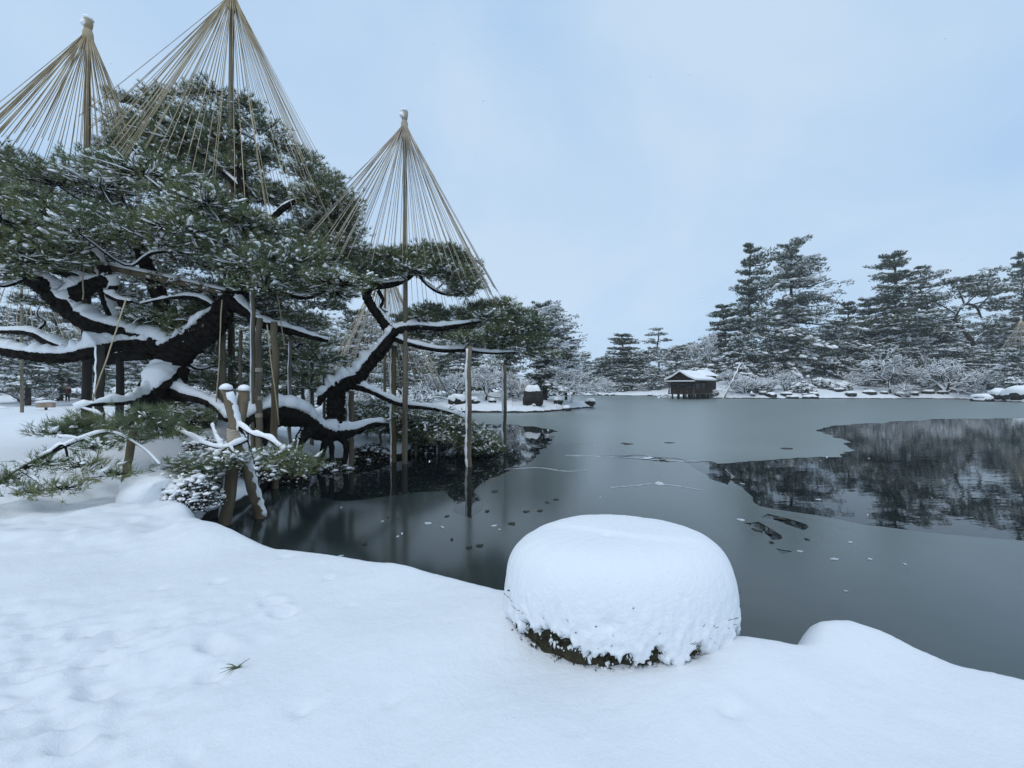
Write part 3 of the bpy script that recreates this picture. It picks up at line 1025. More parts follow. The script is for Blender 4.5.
# ---- the leaning pine over the water
pine2 = thing('pine_tree', 'leaning pine with a black S-curved trunk stretched out over the water and propped by logs', 'tree', tuple(P(330, 436, 10.6)))
L2 = Limbs(22)
L2.limb([(236, 426, 8.9, .18), (252, 418, 9.0, .22), (270, 413, 9.2, .24), (290, 416, 9.5, .24), (306, 423, 10, .22), (318, 430, 10.5, .20), (336, 434, 10.9, .19), (356, 431, 11.1, .13), (374, 424, 11.4, .08), (392, 424, 11.7, .05)], 1.6, n=40, sides=12)
L2.limb([(337, 437, 11.0, .20), (336, 430, 11.0, .22), (336, 420, 11, .215), (336, 404, 11, .22), (337, 393, 11, .22)], 0, n=22, sides=12)
L2.limb([(333, 396, 11, .16), (336, 390, 11, .21), (345, 384, 11.05, .215), (356, 377, 11.1, .20), (370, 364, 11.2, .19), (385, 345, 11.2, .17), (396, 330, 11.3, .15)], 1.5, n=44, sides=12)
L2.limb([(340, 386, 11, .2), (330, 391, 10.9, .15), (322, 397, 10.8, .12), (318, 405, 10.8, .07)], 1.2, n=14)
L2.limb([(392, 334, 11.3, .15), (381, 319, 11.2, .125), (371, 305, 11.1, .12), (366, 293, 11.1, .115), (372, 286, 11.1, .11), (386, 285, 11.2, .10), (400, 282, 11.4, .09), (410, 276, 11.5, .08), (418, 264, 11.5, .06), (424, 252, 11.6, .04)], 0.9, n=44)
L2.limb([(378, 291, 11.2, .06), (383, 300, 11.2, .05), (381, 308, 11.2, .04), (388, 312, 11.2, .02)], 1.2, n=12)
L2.limb([(394, 331, 11.3, .13), (415, 327, 11.4, .095), (440, 328, 11.5, .08), (458, 325, 11.6, .06), (482, 321, 11.8, .03)], 1.3, n=26)
L2.limb([(394, 338, 11.3, .11), (410, 344, 11.4, .075), (440, 350, 11.6, .065), (465, 350, 11.8, .055), (490, 353, 12, .045), (515, 352, 12.2, .03)], 1.3, n=30)
L2.limb([(352, 385, 11.1, .14), (368, 390, 11.2, .10), (384, 398, 11.4, .085), (405, 405, 11.7, .07), (435, 409, 12.2, .06), (462, 417, 12.8, .04), (478, 426, 13.2, .025)], 1.5, n=34)
L2.limb([(418, 270, 11.5, .06), (424, 282, 11.6, .045), (440, 293, 11.7, .04), (462, 296, 11.9, .03)], 1.2, n=18)
L2.limb([(330, 433, 10.6, .16), (324, 446, 10.6, .09), (318, 470, 10.6, .06)], .2, n=10)
L2.limb([(338, 434, 10.9, .14), (346, 446, 10.9, .08), (343, 472, 10.9, .05)], .2, n=10)
L2.limb([(326, 432, 10.7, .12), (332, 448, 10.7, .06), (330, 474, 10.7, .045)], .2, n=10)
L2.limb([(310, 428, 10.0, .2), (300, 440, 9.7, .13), (296, 456, 9.4, .08)], .4, n=10)
L2.limb([(276, 418, 9.25, .2), (266, 432, 9.1, .13), (262, 446, 9.0, .08)], .4, n=10)
FO2 = Foliage(32, nl=0.14)
pads = []
for k in range(40):                                          # the round top under the right hand rope tent
    px = rg.uniform(365, 462)
    top = np.interp(px, [358, 375, 395, 430, 452, 470], [266, 250, 246, 238, 244, 262]) + 8
    bot = np.interp(px, [358, 400, 430, 470], [278, 272, 274, 282])
    pads.append((px, rg.uniform(top, bot), rg.uniform(10.7, 12.6), rg.uniform(0.45, 0.75), rg.uniform(0.2, 0.3), 26, 0.8))
for k in range(16):
    px = rg.uniform(450, 478)
    pads.append((px, rg.uniform(268, 292), rg.uniform(11, 12.5), rg.uniform(0.35, 0.5), rg.uniform(0.16, 0.24), 18, 1.2))
for k in range(36):                                          # layers stretching to the right
    px = rg.uniform(412, 548)
    top = np.interp(px, [400, 440, 470, 500, 520, 548], [304, 300, 302, 304, 310, 330]) + 6
    bot = np.interp(px, [400, 440, 500, 548], [325, 345, 352, 356])
    pads.append((px, rg.uniform(top, bot), rg.uniform(11.4, 13.4), rg.uniform(0.45, 0.75), rg.uniform(0.18, 0.28), 24, 1.1))
for (px, py) in ((492, 305), (505, 304), (518, 312), (530, 322), (478, 306), (510, 322), (496, 330), (525, 340)):
    pads.append((px, py, rg.uniform(11.6, 12.8), rg.uniform(0.4, 0.55), 0.24, 22, 0.8))
for (px, py, Y, rx, rz, n, sn) in pads:
    c = P(px, py, Y)
    FO2.pad(c, rx, rx * rg.uniform(0.8, 1.1), rz, n, sn)
    L2.reach(c - np.array([0, 0, 0.3 * rz]), snow=1.1)
# the low skirt that hangs down to the water
for k in range(80):
    px = rg.uniform(352, 492)
    top = np.interp(px, [350, 380, 420, 460, 490], [396, 398, 408, 416, 434])
    bot = np.interp(px, [350, 400, 450, 480, 495], [430, 432, 436, 444, 446])
    u = rg.random() ** 1.3
    c = P(px, top + (bot - top) * u + 3, rg.uniform(11.8, 14.4))
    FO2.pad(c, rg.uniform(.4, .65), rg.uniform(.4, .65), rg.uniform(.14, .24), 20, 2.0 if u < .5 else 1.1, droop=0.25)
    L2.reach(c - np.array([0, 0, 0.05]), snow=1.2)
inv = -np.array(pine2.location)
for mb in (L2.b, L2.sn, FO2.crown, FO2.tw, FO2.snow):
    shift(mb, inv)
L2.finish(pine2)
FO2.finish(pine2)


# ------------------------------------------------------------------ log posts, props and the crossed trestle
def log(name, label, p0, p1, r0, r1, m, snow_side=0.0, cap=True, cat='post', group=None, ties=(), leanwob=0.01, seed=0):
    r = np.random.default_rng(seed + int(abs(p0[0]) * 1000))
    p0, p1 = np.asarray(p0, float), np.asarray(p1, float)
    t_ = thing(name, label, cat, tuple(p0), 0, group)
    n = 14
    u = np.linspace(0, 1, n)[:, None]
    pth = (p1 - p0) * u + r.normal(size=(n, 3)) * np.array([leanwob, leanwob, 0])
    rad = (r0 + (r1 - r0) * u[:, 0]) * (1 + 0.08 * (r.random(n) - .5))
    b = MB()
    sweep(b, pth, rad, rad, 10)
    b.build('log', M[m], t_)
    sm = MB()
    if snow_side:                                            # wind-driven snow stuck to one side
        k = np.linspace(0.02, 0.985, 40)
        c = curve(np.concatenate([pth, rad[:, None]], 1), 60)
        i = (k * 59).astype(int)
        off = np.array([snow_side, -0.35, 0])
        off /= np.linalg.norm(off)
        wd = c[i, 3] * (0.55 + 0.35 * r.random(40))
        q = c[i, :3] + off * (c[i, 3] * 0.62)[:, None]
        sweep(sm, q, wd, wd * .9, 8)
    if cap:
        blobs(sm, pth[-1:] + np.array([0, 0, 0.01]), [[r1 * 1.15, r1 * 1.15, r1 * 1.3]], r, 2, 0.15, flat=.3)
    if sm.n:
        sm.build('snow_layer', M['snow'], t_)
    if len(ties):
        for h in ties:
            tm_ = MB()
            c = p0 * 0 + (p1 - p0) * h
            d_ = norm(p1 - p0)
            for k in range(4):
                rr = (r0 + (r1 - r0) * h) + 0.012
                sweep(tm_, np.stack([c + d_ * (0.022 * k), c + d_ * (0.022 * k + .02)]), [rr, rr], [rr, rr], 10)
            tm_.build('rope_binding', M['rope_grey'], t_)
    return t_


def foot(px, py, Y, deep=0.0):
    """top of the ground or the pond bed below a post"""
    x = (px - 512) / F * Y
    return np.array([x, Y, gz(x, Y) - 0.12 - deep])


def post(px, top, Y, r0, r1, m, label, side=0.0, dx=0.0, cap=True, name='support_post', ties=(), seed=0):
    a = foot(px + dx, 0, Y)
    return log(name, label, a, P(px, top, Y), r0, r1, m, side, cap, 'post', 'posts propping up the pines', ties, seed=seed)


post(351, 391, 11.1, .085, .08, 'pole', 'short brown post standing in the water under the bend of the leaning pine', -1, cap=False)
post(393.5, 346, 11.6, .085, .08, 'pole_moss', 'yellowish mossy post standing in the water just left of the tall rope tent pole', -1, cap=False)
post(469, 346, 10.9, .08, .07, 'pole_grey', 'grey-brown post in the water right of the rope tent pole with snow on one side', -1, cap=False)
post(504.5, 365, 14.4, .085, .075, 'pole_grey', 'grey post farthest out in the water carrying the tip of the leaning pine', -1, cap=False)
post(136, 408, 6.15, .058, .05, 'pole', 'leaning brown post in the snow bank in front of the old pine trunk', -1, dx=-13, cap=False)
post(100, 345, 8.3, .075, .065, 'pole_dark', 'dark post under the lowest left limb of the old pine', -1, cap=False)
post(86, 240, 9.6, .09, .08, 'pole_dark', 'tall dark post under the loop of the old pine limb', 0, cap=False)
post(222, 262, 9.9, .09, .08, 'pole_grey', 'thick grey post under the upturned right limb of the old pine', 0, cap=False)
post(259, 318, 8.9, .068, .06, 'pole_grey', 'rope-bound post rising from behind the crossed logs', 0, cap=False, ties=(.30, .42, .62))
post(275, 322, 8.6, .072, .065, 'pole', 'thick brown post between the crossed logs and the lying trunk', 0, cap=False)
post(253, 250, 8.9, .05, .04, 'pole_grey', 'thin post plastered white with snow beside the rope-bound post', -1, cap=False)
post(312, 362, 11.6, .06, .055, 'pole_grey', 'thin grey post behind the lying trunk, left one of two', -.6, cap=False)
post(303, 358, 11.8, .05, .05, 'pole_grey', 'thin grey post behind the lying trunk, the more slender of two', 0, cap=False)
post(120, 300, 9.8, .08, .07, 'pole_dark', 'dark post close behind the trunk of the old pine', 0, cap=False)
post(380, 405, 12.4, .05, .045, 'pole_grey', 'short prop under the drooping snowy boughs behind the mossy post', -1, cap=False)
post(436, 420, 13.0, .06, .055, 'pole_grey', 'short leaning prop plastered with snow under the drooping boughs', -1, dx=5, cap=False)
post(418, 415, 12.7, .055, .05, 'pole_grey', 'short dark prop under the drooping boughs next to the rope tent pole', 0, dx=-3, cap=False)
post(456, 424, 13.4, .055, .05, 'pole_grey', 'last short prop under the tip of the drooping boughs', -1, dx=4, cap=False)

post(290, 340, 9.6, .04, .035, 'pole_grey', 'slim pole in front of the dark needles right of the thick brown post', -.8, cap=False)
post(240, 330, 9.7, .04, .035, 'pole_grey', 'slim pole just right of the thick grey post under the upturned limb', 0, cap=False)
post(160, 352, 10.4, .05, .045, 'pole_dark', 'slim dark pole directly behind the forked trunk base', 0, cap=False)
post(324, 372, 12.2, .045, .04, 'pole_grey', 'slim grey pole close on the left of the leaning pine trunk', -.8, cap=False)

beam = log('support_beam', 'long horizontal log under the limbs of the old pine, topped with snow', P(112, 268, 9.3), P(226, 293, 9.45), .075, .07, 'pole', 0, False, 'beam')
bs = MB()
pth = curve(np.stack([P(112, 268, 9.3), P(170, 280, 9.4), P(226, 293, 9.45)]) - P(112, 268, 9.3), 30)
wd = .07 + .015 * np.random.default_rng(3).random(30)
sweep(bs, pth, wd, wd * .9, 10, off=.06, flat=True)
bs.build('snow_layer', M['snow'], beam)

tr = thing('crossed_log_trestle', 'two crossed logs lashed with rope at the water edge with snow on their upper sides', 'trestle', tuple(foot(240, 0, 6.5)))
o0 = np.array(tr.location)
rr_ = np.random.default_rng(8)
ca, cb = P(222, 522, 6.3), P(244, 391, 6.62)
da, db = P(265, 513, 6.72), P(226, 390, 6.4)
ca[2] -= .3
da[2] -= .3
for (q0, q1, ssd) in ((ca, cb, -1), (da, db, 1)):
    lm = MB()
    u = np.linspace(0, 1, 14)[:, None]
    pth = q0 + (q1 - q0) * u + rr_.normal(size=(14, 3)) * .006 - o0
    sweep(lm, pth, .095 - .015 * u[:, 0], .095 - .015 * u[:, 0], 12)
    lo = lm.build('log', M['pole_tan'], tr)
    sm = MB()
    k = np.linspace(0.10, .98, 34)
    q = q0 + (q1 - q0) * k[:, None] - o0
    off = norm(np.array([ssd * 0.9, -.1, .4])) if ssd > 0 else norm(np.array([-.9, -.35, .3]))
    wd = .045 + .03 * rr_.random(34)
    sweep(sm, q + off * .045, wd, wd * .95, 9)
    blobs(sm, (q1 - o0)[None] + np.array([[0, 0, .02]]), [[.095, .095, .09]], rr_, 2, .12, flat=.3)
    sm.build('snow_layer', M['snow'], lo)
tb = MB()
for k in range(9):
    c = P(236, 436, 6.5) - o0 + np.array([0.0, 0, -.10 + .026 * k])
    a = np.linspace(0, 6.2832, 19)
    sweep(tb, c + np.stack([np.cos(a) * .112, np.sin(a) * .125, .012 * np.sin(a * 2)], 1), .013, .013, 5, caps=False)
tb.build('rope_binding', M['rope_grey'], tr)


# ------------------------------------------------------------------ rope tents over the pines
def rope_tent(label, apex_px, Y, n, ends, pole_m, rope_m, seed, rad=0.010, pole_r=0.09, topcap=True, foot_px=None, kink=None):
    r = np.random.default_rng(seed)
    ap = P(apex_px[0], apex_px[1], Y)
    ft = foot(foot_px or apex_px[0], 0, Y)
    t_ = thing('rope_tent', label, 'rope tent', tuple(ft), 0, 'rope tents that hold the pine boughs up')
    pth = np.stack([np.zeros(3), (ap - ft) * .5 + r.normal(size=3) * .02, ap - ft + np.array([0, 0, .05])])
    pb = MB()
    sweep(pb, curve(pth, 16), np.linspace(pole_r, pole_r * .62, 16), np.linspace(pole_r, pole_r * .62, 16), 10)
    pb.build('pole', M[pole_m], t_)
    cb_ = MB()
    a0 = ap - ft
    sweep(cb_, np.stack([a0 + (0, 0, z) for z in (-.45, -.30, -.1, 0.0, .1)]), [pole_r * 1.0, pole_r * 1.25, pole_r * 1.2, pole_r * 1.15, pole_r * .8], [pole_r * 1.0, pole_r * 1.25, pole_r * 1.2, pole_r * 1.15, pole_r * .8], 10)
    bn = cb_.build('straw_binding', M[rope_m], t_)
    if topcap:
        tp = MB()
        sweep(tp, np.stack([a0 + (0, 0, z) for z in (.08, .18, .27, .33)]), [pole_r * .8, pole_r * 1.0, pole_r * 1.15, pole_r * .9], [pole_r * .8, pole_r * 1.0, pole_r * 1.15, pole_r * .9], 9)
        fin = tp.build('finial', M[rope_m], t_)
        sm = MB()
        blobs(sm, [a0 + np.array([0, 0, .35])], [[pole_r * 1.3, pole_r * 1.3, pole_r * .9]], r, 2, .15, flat=.4)
        blobs(sm, [a0 + np.array([-.05, -.05, .2])], [[pole_r * .9, pole_r * .9, pole_r * 1.4]], r, 2, .2)
        sm.build('snow_layer', M['snow'], fin)
    for k in range(n):
        e = ends(k, r) - ft
        az = math.atan2(e[1] - a0[1], e[0] - a0[0])
        s0 = a0 + np.array([math.cos(az) * pole_r * .9, math.sin(az) * pole_r * .9, -.06 - .10 * r.random()])
        u = np.linspace(0, 1, 6)[:, None]
        pp = s0 + (e - s0) * u - np.array([0, 0, 1.0]) * (u * (1 - u)) * np.linalg.norm(e - s0) * 0.018
        rm = MB()
        sweep(rm, pp, rad, rad, 5)
        rm.build('rope', M[rope_m], t_)
    return t_


def ring(cx, cy, Y, rx, ry, jz, n, z_of=None):
    c = P(cx, cy, Y)

    def f_(k, r):
        a = (k + 0.5 * r.random()) / n * 6.2832
        q = c + np.array([math.cos(a) * rx * r.uniform(.93, 1.07), math.sin(a) * ry * r.uniform(.93, 1.07), r.uniform(-jz, jz)])
        if z_of:
            q[2] += z_of(math.cos(a), math.sin(a), r)
        return q
    return f_


rope_tent('straw rope tent standing highest at the upper left, its straw finial capped with snow', (88, 33), 10.2, 90, ring(66, 165, 10.2, 1.75, 1.3, .3, 90), 'pole', 'rope', 61, .0070)
rope_tent('largest rope tent over the dark upper crown, cut off by the top edge', (232, -6), 10.9, 96,
          ring(236, 196, 10.9, 3.0, 2.7, .45, 96, lambda c, s, r: (.9 if c < -.6 else 0) - (.9 if c > .55 else 0) - (1.2 if s < -.4 and abs(c) < .8 else 0)), 'pole_grey', 'rope', 62, .0070)
rope_tent('rope tent on the tall pole in the water over the leaning pine', (404.5, 124), 11.3, 90,
          ring(404, 284, 11.3, 2.6, 2.3, .25, 90, lambda c, s, r: (.9 if c < -.75 else 0) - (.35 if c > .6 else 0)), 'pole_grey', 'rope_grey', 63, .0076, .085)
rope_tent('small distant rope tent half hidden behind the curved trunk of the leaning pine', (385, 262), 20.0, 60, ring(385, 392, 20.0, 2.9, 2.9, .2, 60), 'pole', 'rope_grey', 64, .014, .08)
rope_tent('distant rope tent showing only a few grey ropes at the far left edge', (22, 236), 24.0, 40, ring(22, 352, 24.0, 3.4, 3.4, .3, 40), 'pole_grey', 'rope_grey', 65, .016, .08)

# loose ropes hung from the limbs of the old pine
for (x0, y0, x1, y1, Y, lb) in ((222, 300, 217, 402, 8.0, 'pale vertical rope hanging in front of the upturned limb of the old pine'),
                                (267, 325, 279, 425, 8.0, 'pale slanting rope hanging beside the thick brown post'),
                                (126, 300, 92, 405, 7.0, 'pale slanting rope running from the old pine down to its low front branch'),
                                (84, 250, 83, 300, 8.4, 'short thin rope hanging above the left limb of the old pine'),
                                (277, 290, 285, 350, 9.0, 'thin rope hanging in the needles right of the old pine limb')):
    a_, b_ = P(x0, y0, Y), P(x1, y1, Y)
    rm = MB()
    u = np.linspace(0, 1, 8)[:, None]
    sweep(rm, (b_ - a_) * u + np.random.default_rng(int(x0)).normal(size=(8, 3)) * .006, .011, .011, 5)
    o = rm.build('hanging_rope', M['rope'])
    o.location = tuple(a_)
    tag(o, lb, 'rope', 'ropes hung in the old pine')


# ------------------------------------------------------------------ shrubs, boughs and boulders on the near bank
def bough(name, label, limbs, pads, loc, seed, nl=.12, nw=.008, nn=16, needle='needle', cat='branch', step=5):
    l_ = Limbs(seed)
    f_ = Foliage(seed + 1, nl=nl, nw=nw, nn=nn, step=step, twig_r=.005)
    for a in limbs:
        l_.limb(a[0], a[1], n=22, sides=7)
    for (px, py, Y, rx, rz, n, sn) in pads:
        c = P(px, py, Y)
        f_.pad(c, rx, rx * .8, rz, n, sn)
        l_.reach(c - np.array([0, 0, .05]), snow=1.0)
    t_ = thing(name, label, cat, tuple(P(*loc)))
    iv = -np.array(t_.location)
    for mb in (l_.b, l_.sn, f_.crown, f_.tw, f_.snow):
        shift(mb, iv)
    l_.finish(t_)
    f_.finish(t_, needle)
    return t_


bough('pine_sapling', 'small snowy pine draped over the crossed logs with green brushes at its right end',
      [([(255, 470, 6.7, .03), (248, 446, 6.6, .03), (240, 427, 6.4, .026), (252, 434, 6.3, .024), (270, 440, 6.25, .025), (284, 452, 6.2, .018)], 1.5),
       ([(248, 440, 6.5, .03), (225, 448, 6.3, .025), (205, 444, 6.3, .02), (190, 436, 6.4, .016), (175, 428, 6.5, .012)], 1.5),
       ([(225, 448, 6.3, .02), (215, 458, 6.25, .016), (203, 466, 6.2, .012)], 1.5),
       ([(222, 447, 6.3, .02), (216, 436, 6.4, .016), (212, 424, 6.5, .012)], 1.5)],
      [(288, 458, 6.2, .34, .16, 34, .5), (302, 466, 6.2, .28, .15, 26, .4), (275, 452, 6.2, .25, .12, 16, .9), (216, 462, 6.2, .4, .16, 30, .7), (190, 462, 6.2, .35, .15, 22, .8),
       (240, 456, 6.2, .26, .12, 14, 1.4), (200, 472, 6.1, .34, .14, 18, 1.0)], (255, 490, 6.7), 71, cat='tree', nw=.006, nn=13)
bough('fallen_pine_bough', 'low sparse pine bough sprawling over the snow at the left edge',
      [([(-40, 505, 5.2, .035), (20, 470, 5.3, .03), (52, 452, 5.4, .025), (80, 440, 5.6, .02), (110, 432, 5.8, .014), (140, 446, 5.8, .01), (160, 465, 5.8, .008)], .8),
       ([(52, 452, 5.4, .02), (64, 445, 5.4, .016), (70, 462, 5.4, .012), (90, 470, 5.4, .008)], .7),
       ([(20, 470, 5.3, .02), (36, 480, 5.2, .014), (50, 492, 5.2, .009)], .7)],
      [(10, 478, 5.2, .28, .13, 12, .25), (48, 462, 5.3, .3, .13, 13, .2), (62, 486, 5.1, .3, .12, 13, .15), (85, 462, 5.4, .3, .13, 12, .2), (110, 472, 5.4, .32, .12, 10, .2), (60, 430, 5.8, .3, .14, 14, .2),
       (30, 490, 5.1, .25, .1, 10, .2), (100, 445, 5.6, .28, .12, 11, .2), (78, 424, 6.0, .3, .14, 18, .1), (95, 428, 6.2, .32, .16, 18, .1)], (-40, 510, 5.2), 73, nn=10, step=4)


def shrub_at(label, x, y, rx, ry, rz, seed, n=5200, snow=260, leaf=.026, grp=None, far=False, name='evergreen_shrub', bls=(.035, .09)):
    r = np.random.default_rng(seed)
    t_ = thing(name, label, 'shrub', (x, y, gz(x, y) - .05), 0, grp)
    u = norm(r.normal(size=(n, 3)))
    u[:, 2] = np.abs(u[:, 2])
    rad = (r.random((n, 1)) ** .35)
    lob = 1 + .28 * vnoise(u[:, :1] * 3 + seed, u[:, 1:2] * 3 + u[:, 2:] * 2, seed)
    p = u * rad * lob * np.array([rx, ry, rz])
    m_ = MB()
    leaves(m_, p, leaf, r)
    c = m_.build('foliage', M['leaf_far' if far else 'leaf'], t_, smooth=False)
    s_ = MB()
    u = norm(r.normal(size=(snow, 3)) + np.array([0, 0, .45]))
    u[:, 2] = np.abs(u[:, 2])
    lob = 1 + .28 * vnoise(u[:, :1] * 3 + seed, u[:, 1:2] * 3 + u[:, 2:] * 2, seed)
    q = u * lob * np.array([rx, ry, rz]) * r.uniform(.82, 1.04, (snow, 1))
    sc = r.uniform(bls[0], bls[1], (snow, 1)) * np.array([1.2, 1.0, .6]) * (.5 + .7 * u[:, 2:3])
    blobs(s_, q, sc * r.uniform(.4, 1.25, (snow, 3)), r, 1, .8)
    nf = snow * 7
    u = norm(r.normal(size=(nf, 3)) + np.array([0, 0, .35]))
    u[:, 2] = np.abs(u[:, 2])
    lob = 1 + .28 * vnoise(u[:, :1] * 3 + seed, u[:, 1:2] * 3 + u[:, 2:] * 2, seed)
    leaves(s_, u * lob * np.array([rx, ry, rz]) * r.uniform(.75, 1.08, (nf, 1)), bls[0] * .45, r, 1.0, .7)
    s_.build('snow_layer', M['snow_far' if far else 'snow'], c)
    b_ = MB()
    for k in range(14):
        d_ = norm(r.normal(size=3) + np.array([0, 0, 1.0])) * np.array([rx, ry, rz]) * .8
        sweep(b_, np.stack([np.zeros(3), d_ * .5 + r.normal(size=3) * .05 * rx, d_]), np.array([.03, .02, .008]) * rx * 1.3, np.array([.03, .02, .008]) * rx * 1.3, 5)
    b_.build('stem', M['bark'], t_)
    return t_


shrub_at('snow-clotted evergreen shrub with a dark underside at the water edge left of the crossed logs', -5.2, 6.5, .55, .5, .66, 81, 9000, 420, .022)
shrub_at('low dark snow-flecked shrub between the snow mound and the near bank edge', -4.75, 5.85, .45, .35, .42, 82, 5200, 300, .020, bls=(.03, .075))
shrub_at('dark shrub with clumps of snow under the low snowy limb of the old pine', -5.75, 7.6, .6, .5, .75, 83, 6000, 240, .026)
shrub_at('dark shrub behind the crossed logs below the rope-bound post', -5.35, 8.35, .5, .45, .5, 84, 4500, 180, .026)
shrub_at('low shrub in shade beside the trunk of the old pine', -7.4, 9.2, .55, .5, .6, 85, 4500, 120, .028)


shrub_at('dark snow-specked shrub in deep shade under the bend of the leaning pine', -4.75, 10.6, .7, .5, .55, 86, 5200, 110, .03)
shrub_at('dark shrub at the waterline behind the short brown post', -4.3, 12.0, .8, .5, .6, 87, 5200, 110, .03)
shrub_at('dark shrub at the waterline behind the two tallest posts in the water', -3.2, 13.2, .8, .5, .6, 88, 5200, 110, .03)
shrub_at('black tangled shrub right under the lying trunk', -5.3, 9.3, .6, .5, .6, 89, 4500, 70, .03)


def rock(name, label, loc, sc, seed, snow=.5, far=False, grp=None, cat='rock', sink=.25, snow_h=None):
    r = np.random.default_rng(seed)
    t_ = thing(name, label, cat, tuple(loc), r.random() * 6, grp)
    v, f_ = ICO[3]
    n1 = vnoise(v[:, 0] * 1.7 + seed, v[:, 1] * 1.7 + v[:, 2] * 2.3, seed) + .5 * vnoise(v[:, 0] * 4 + seed, v[:, 1] * 4 + v[:, 2] * 4.4, seed + 1)
    q = v * (1 + .45 * n1[:, None])
    q = np.sign(q) * np.abs(q) ** .8 * np.asarray(sc)
    b = MB()
    b.add(q * (.8 if snow > 1.2 else 1), f_)
    b.build('stone', M['rock'], t_)
    s_ = MB()
    sc = np.asarray(sc, float)
    th = (snow_h if snow_h else .28 * sc[2] + .05)
    top = q.copy()
    k = sstep(1 - snow - .25, 1 - snow + .2, v[:, 2] + .25 * n1)
    top = top * (0.93 + .07 * k[:, None]) + np.stack([v[:, 0] * .03 * sc[0], v[:, 1] * .03 * sc[1], th * np.ones(len(v))], 1) * k[:, None]
    top[:, 2] -= (1 - k) * .12 * sc[2]
    s_.add(top, f_)
    s_.build('snow_cap', M['snow_far' if far else 'snow'], t_)
    return t_


def gp(x, y, dz=0.0):
    return (x, y, gz(x, y) + dz)


rock('boulder', 'round boulder fully buried under a ball of snow left of the water-edge shrub', gp(-5.25, 5.85, .02), (.36, .33, .30), 91, 1.6, snow_h=.05)
rock('bank_stone', 'pale snowy stone under the drooping boughs beside the mossy post', (-3.6, 12.7, .05), (.5, .35, .3), 96, .8)

# pine sprig lying on the foreground snow
rs = np.random.default_rng(5)
sx_, sy_ = W(0, 0) if False else (-1.64, 2.39)
zz = gz(sx_, sy_)
sm = MB()
bx_ = np.zeros((1, 3))
dirs = np.array([[-.9, -.25, .1], [-.7, -.7, .1], [-.85, .05, .2], [-.4, -.9, .05], [-1, -.5, .25], [-.6, .1, .15], [.5, .3, .3], [-.95, -.1, .05], [-.5, -.6, .2]])
for d_ in dirs:
    d_ = norm(d_) * rs.uniform(.055, .10)
    sweep(sm, np.stack([np.zeros(3), d_ * .5 + (0, 0, .006), d_]), [.0028, .0024, .001], [.0028, .0024, .001], 4)
tufts(sm, np.zeros((5, 3)), np.array([[1.0, .4, .5]] * 5), 8, .028, .004, rs)
o = sm.build('pine_sprig', M['needle'])
o.location = (sx_, sy_, zz + .012)
tag(o, 'tiny broken sprig of pine needles lying on the foreground snow', 'twig')
# ------------------------------------------------------------------ trees beyond: kinds are built once, then copied
PROTO, USED = {}, set()


def far_pads(crown, snow, c, rx, ry, rz, r, m, size, sn, yaw=None, slope=None):
    """a flat spray of needles, snow lying on it"""
    c = np.asarray(c).reshape(-1, 3)
    N = len(c)
    th_, ro_ = r.random((N, m)) * 6.2832, np.sqrt(r.random((N, m)))
    u = np.stack([np.cos(th_) * ro_, np.sin(th_) * ro_, r.uniform(-.6, .6, (N, m))], -1)
    a = r.random(N) * 6.28 if yaw is None else yaw
    sl = np.zeros(N) if slope is None else slope
    ca, sa = np.cos(a)[:, None], np.sin(a)[:, None]
    x, y = u[..., 0] * rx[:, None], u[..., 1] * ry[:, None]
    q = np.stack([x * ca - y * sa, x * sa + y * ca, u[..., 2] * rz[:, None] + sl[:, None] * x - .16 * (x * x + y * y) / np.maximum(rx[:, None], .1)], -1) + c[:, None]
    D = norm(np.stack([x * ca - y * sa, x * sa + y * ca, .5 * np.abs(x) + .25], -1) + r.normal(size=(N, m, 3)) * .35)
    tufts(crown, q.reshape(-1, 3), D.reshape(-1, 3), 4, size, size * .30, r, (.2, .95))
    fl = r.random((N, m)) < .42 * sn
    if fl.any():
        leaves(snow, q[fl] + r.normal(size=(fl.sum(), 3)) * size * .25 + (0, 0, .35 * size), size * .36, r, 1.0, .7)
    k = r.random(N) < sn
    if k.any():
        reps = 7
        cc = np.repeat(c[k], reps, 0)
        rxk, ryk, rzk = np.repeat(rx[k], reps), np.repeat(ry[k], reps), np.repeat(rz[k], reps)
        ak, slk = np.repeat(a[k], reps), np.repeat(sl[k], reps)
        n = len(cc)
        ox_, oy_ = r.uniform(-.75, .75, n) * rxk, r.uniform(-.75, .75, n) * ryk
        pos = cc + np.stack([ox_ * np.cos(ak) - oy_ * np.sin(ak), ox_ * np.sin(ak) + oy_ * np.cos(ak), rzk * r.uniform(.1, .8, n) + slk * ox_], 1)
        f_ = r.uniform(.35, 1.0, n)
        blobs(snow, pos, np.stack([rxk * .42 * f_, ryk * .38 * f_, np.minimum(rzk * .40, .30) * f_], 1), r, 1, .9, rz=ak, tilt=np.arctan(slk), flat=.6)


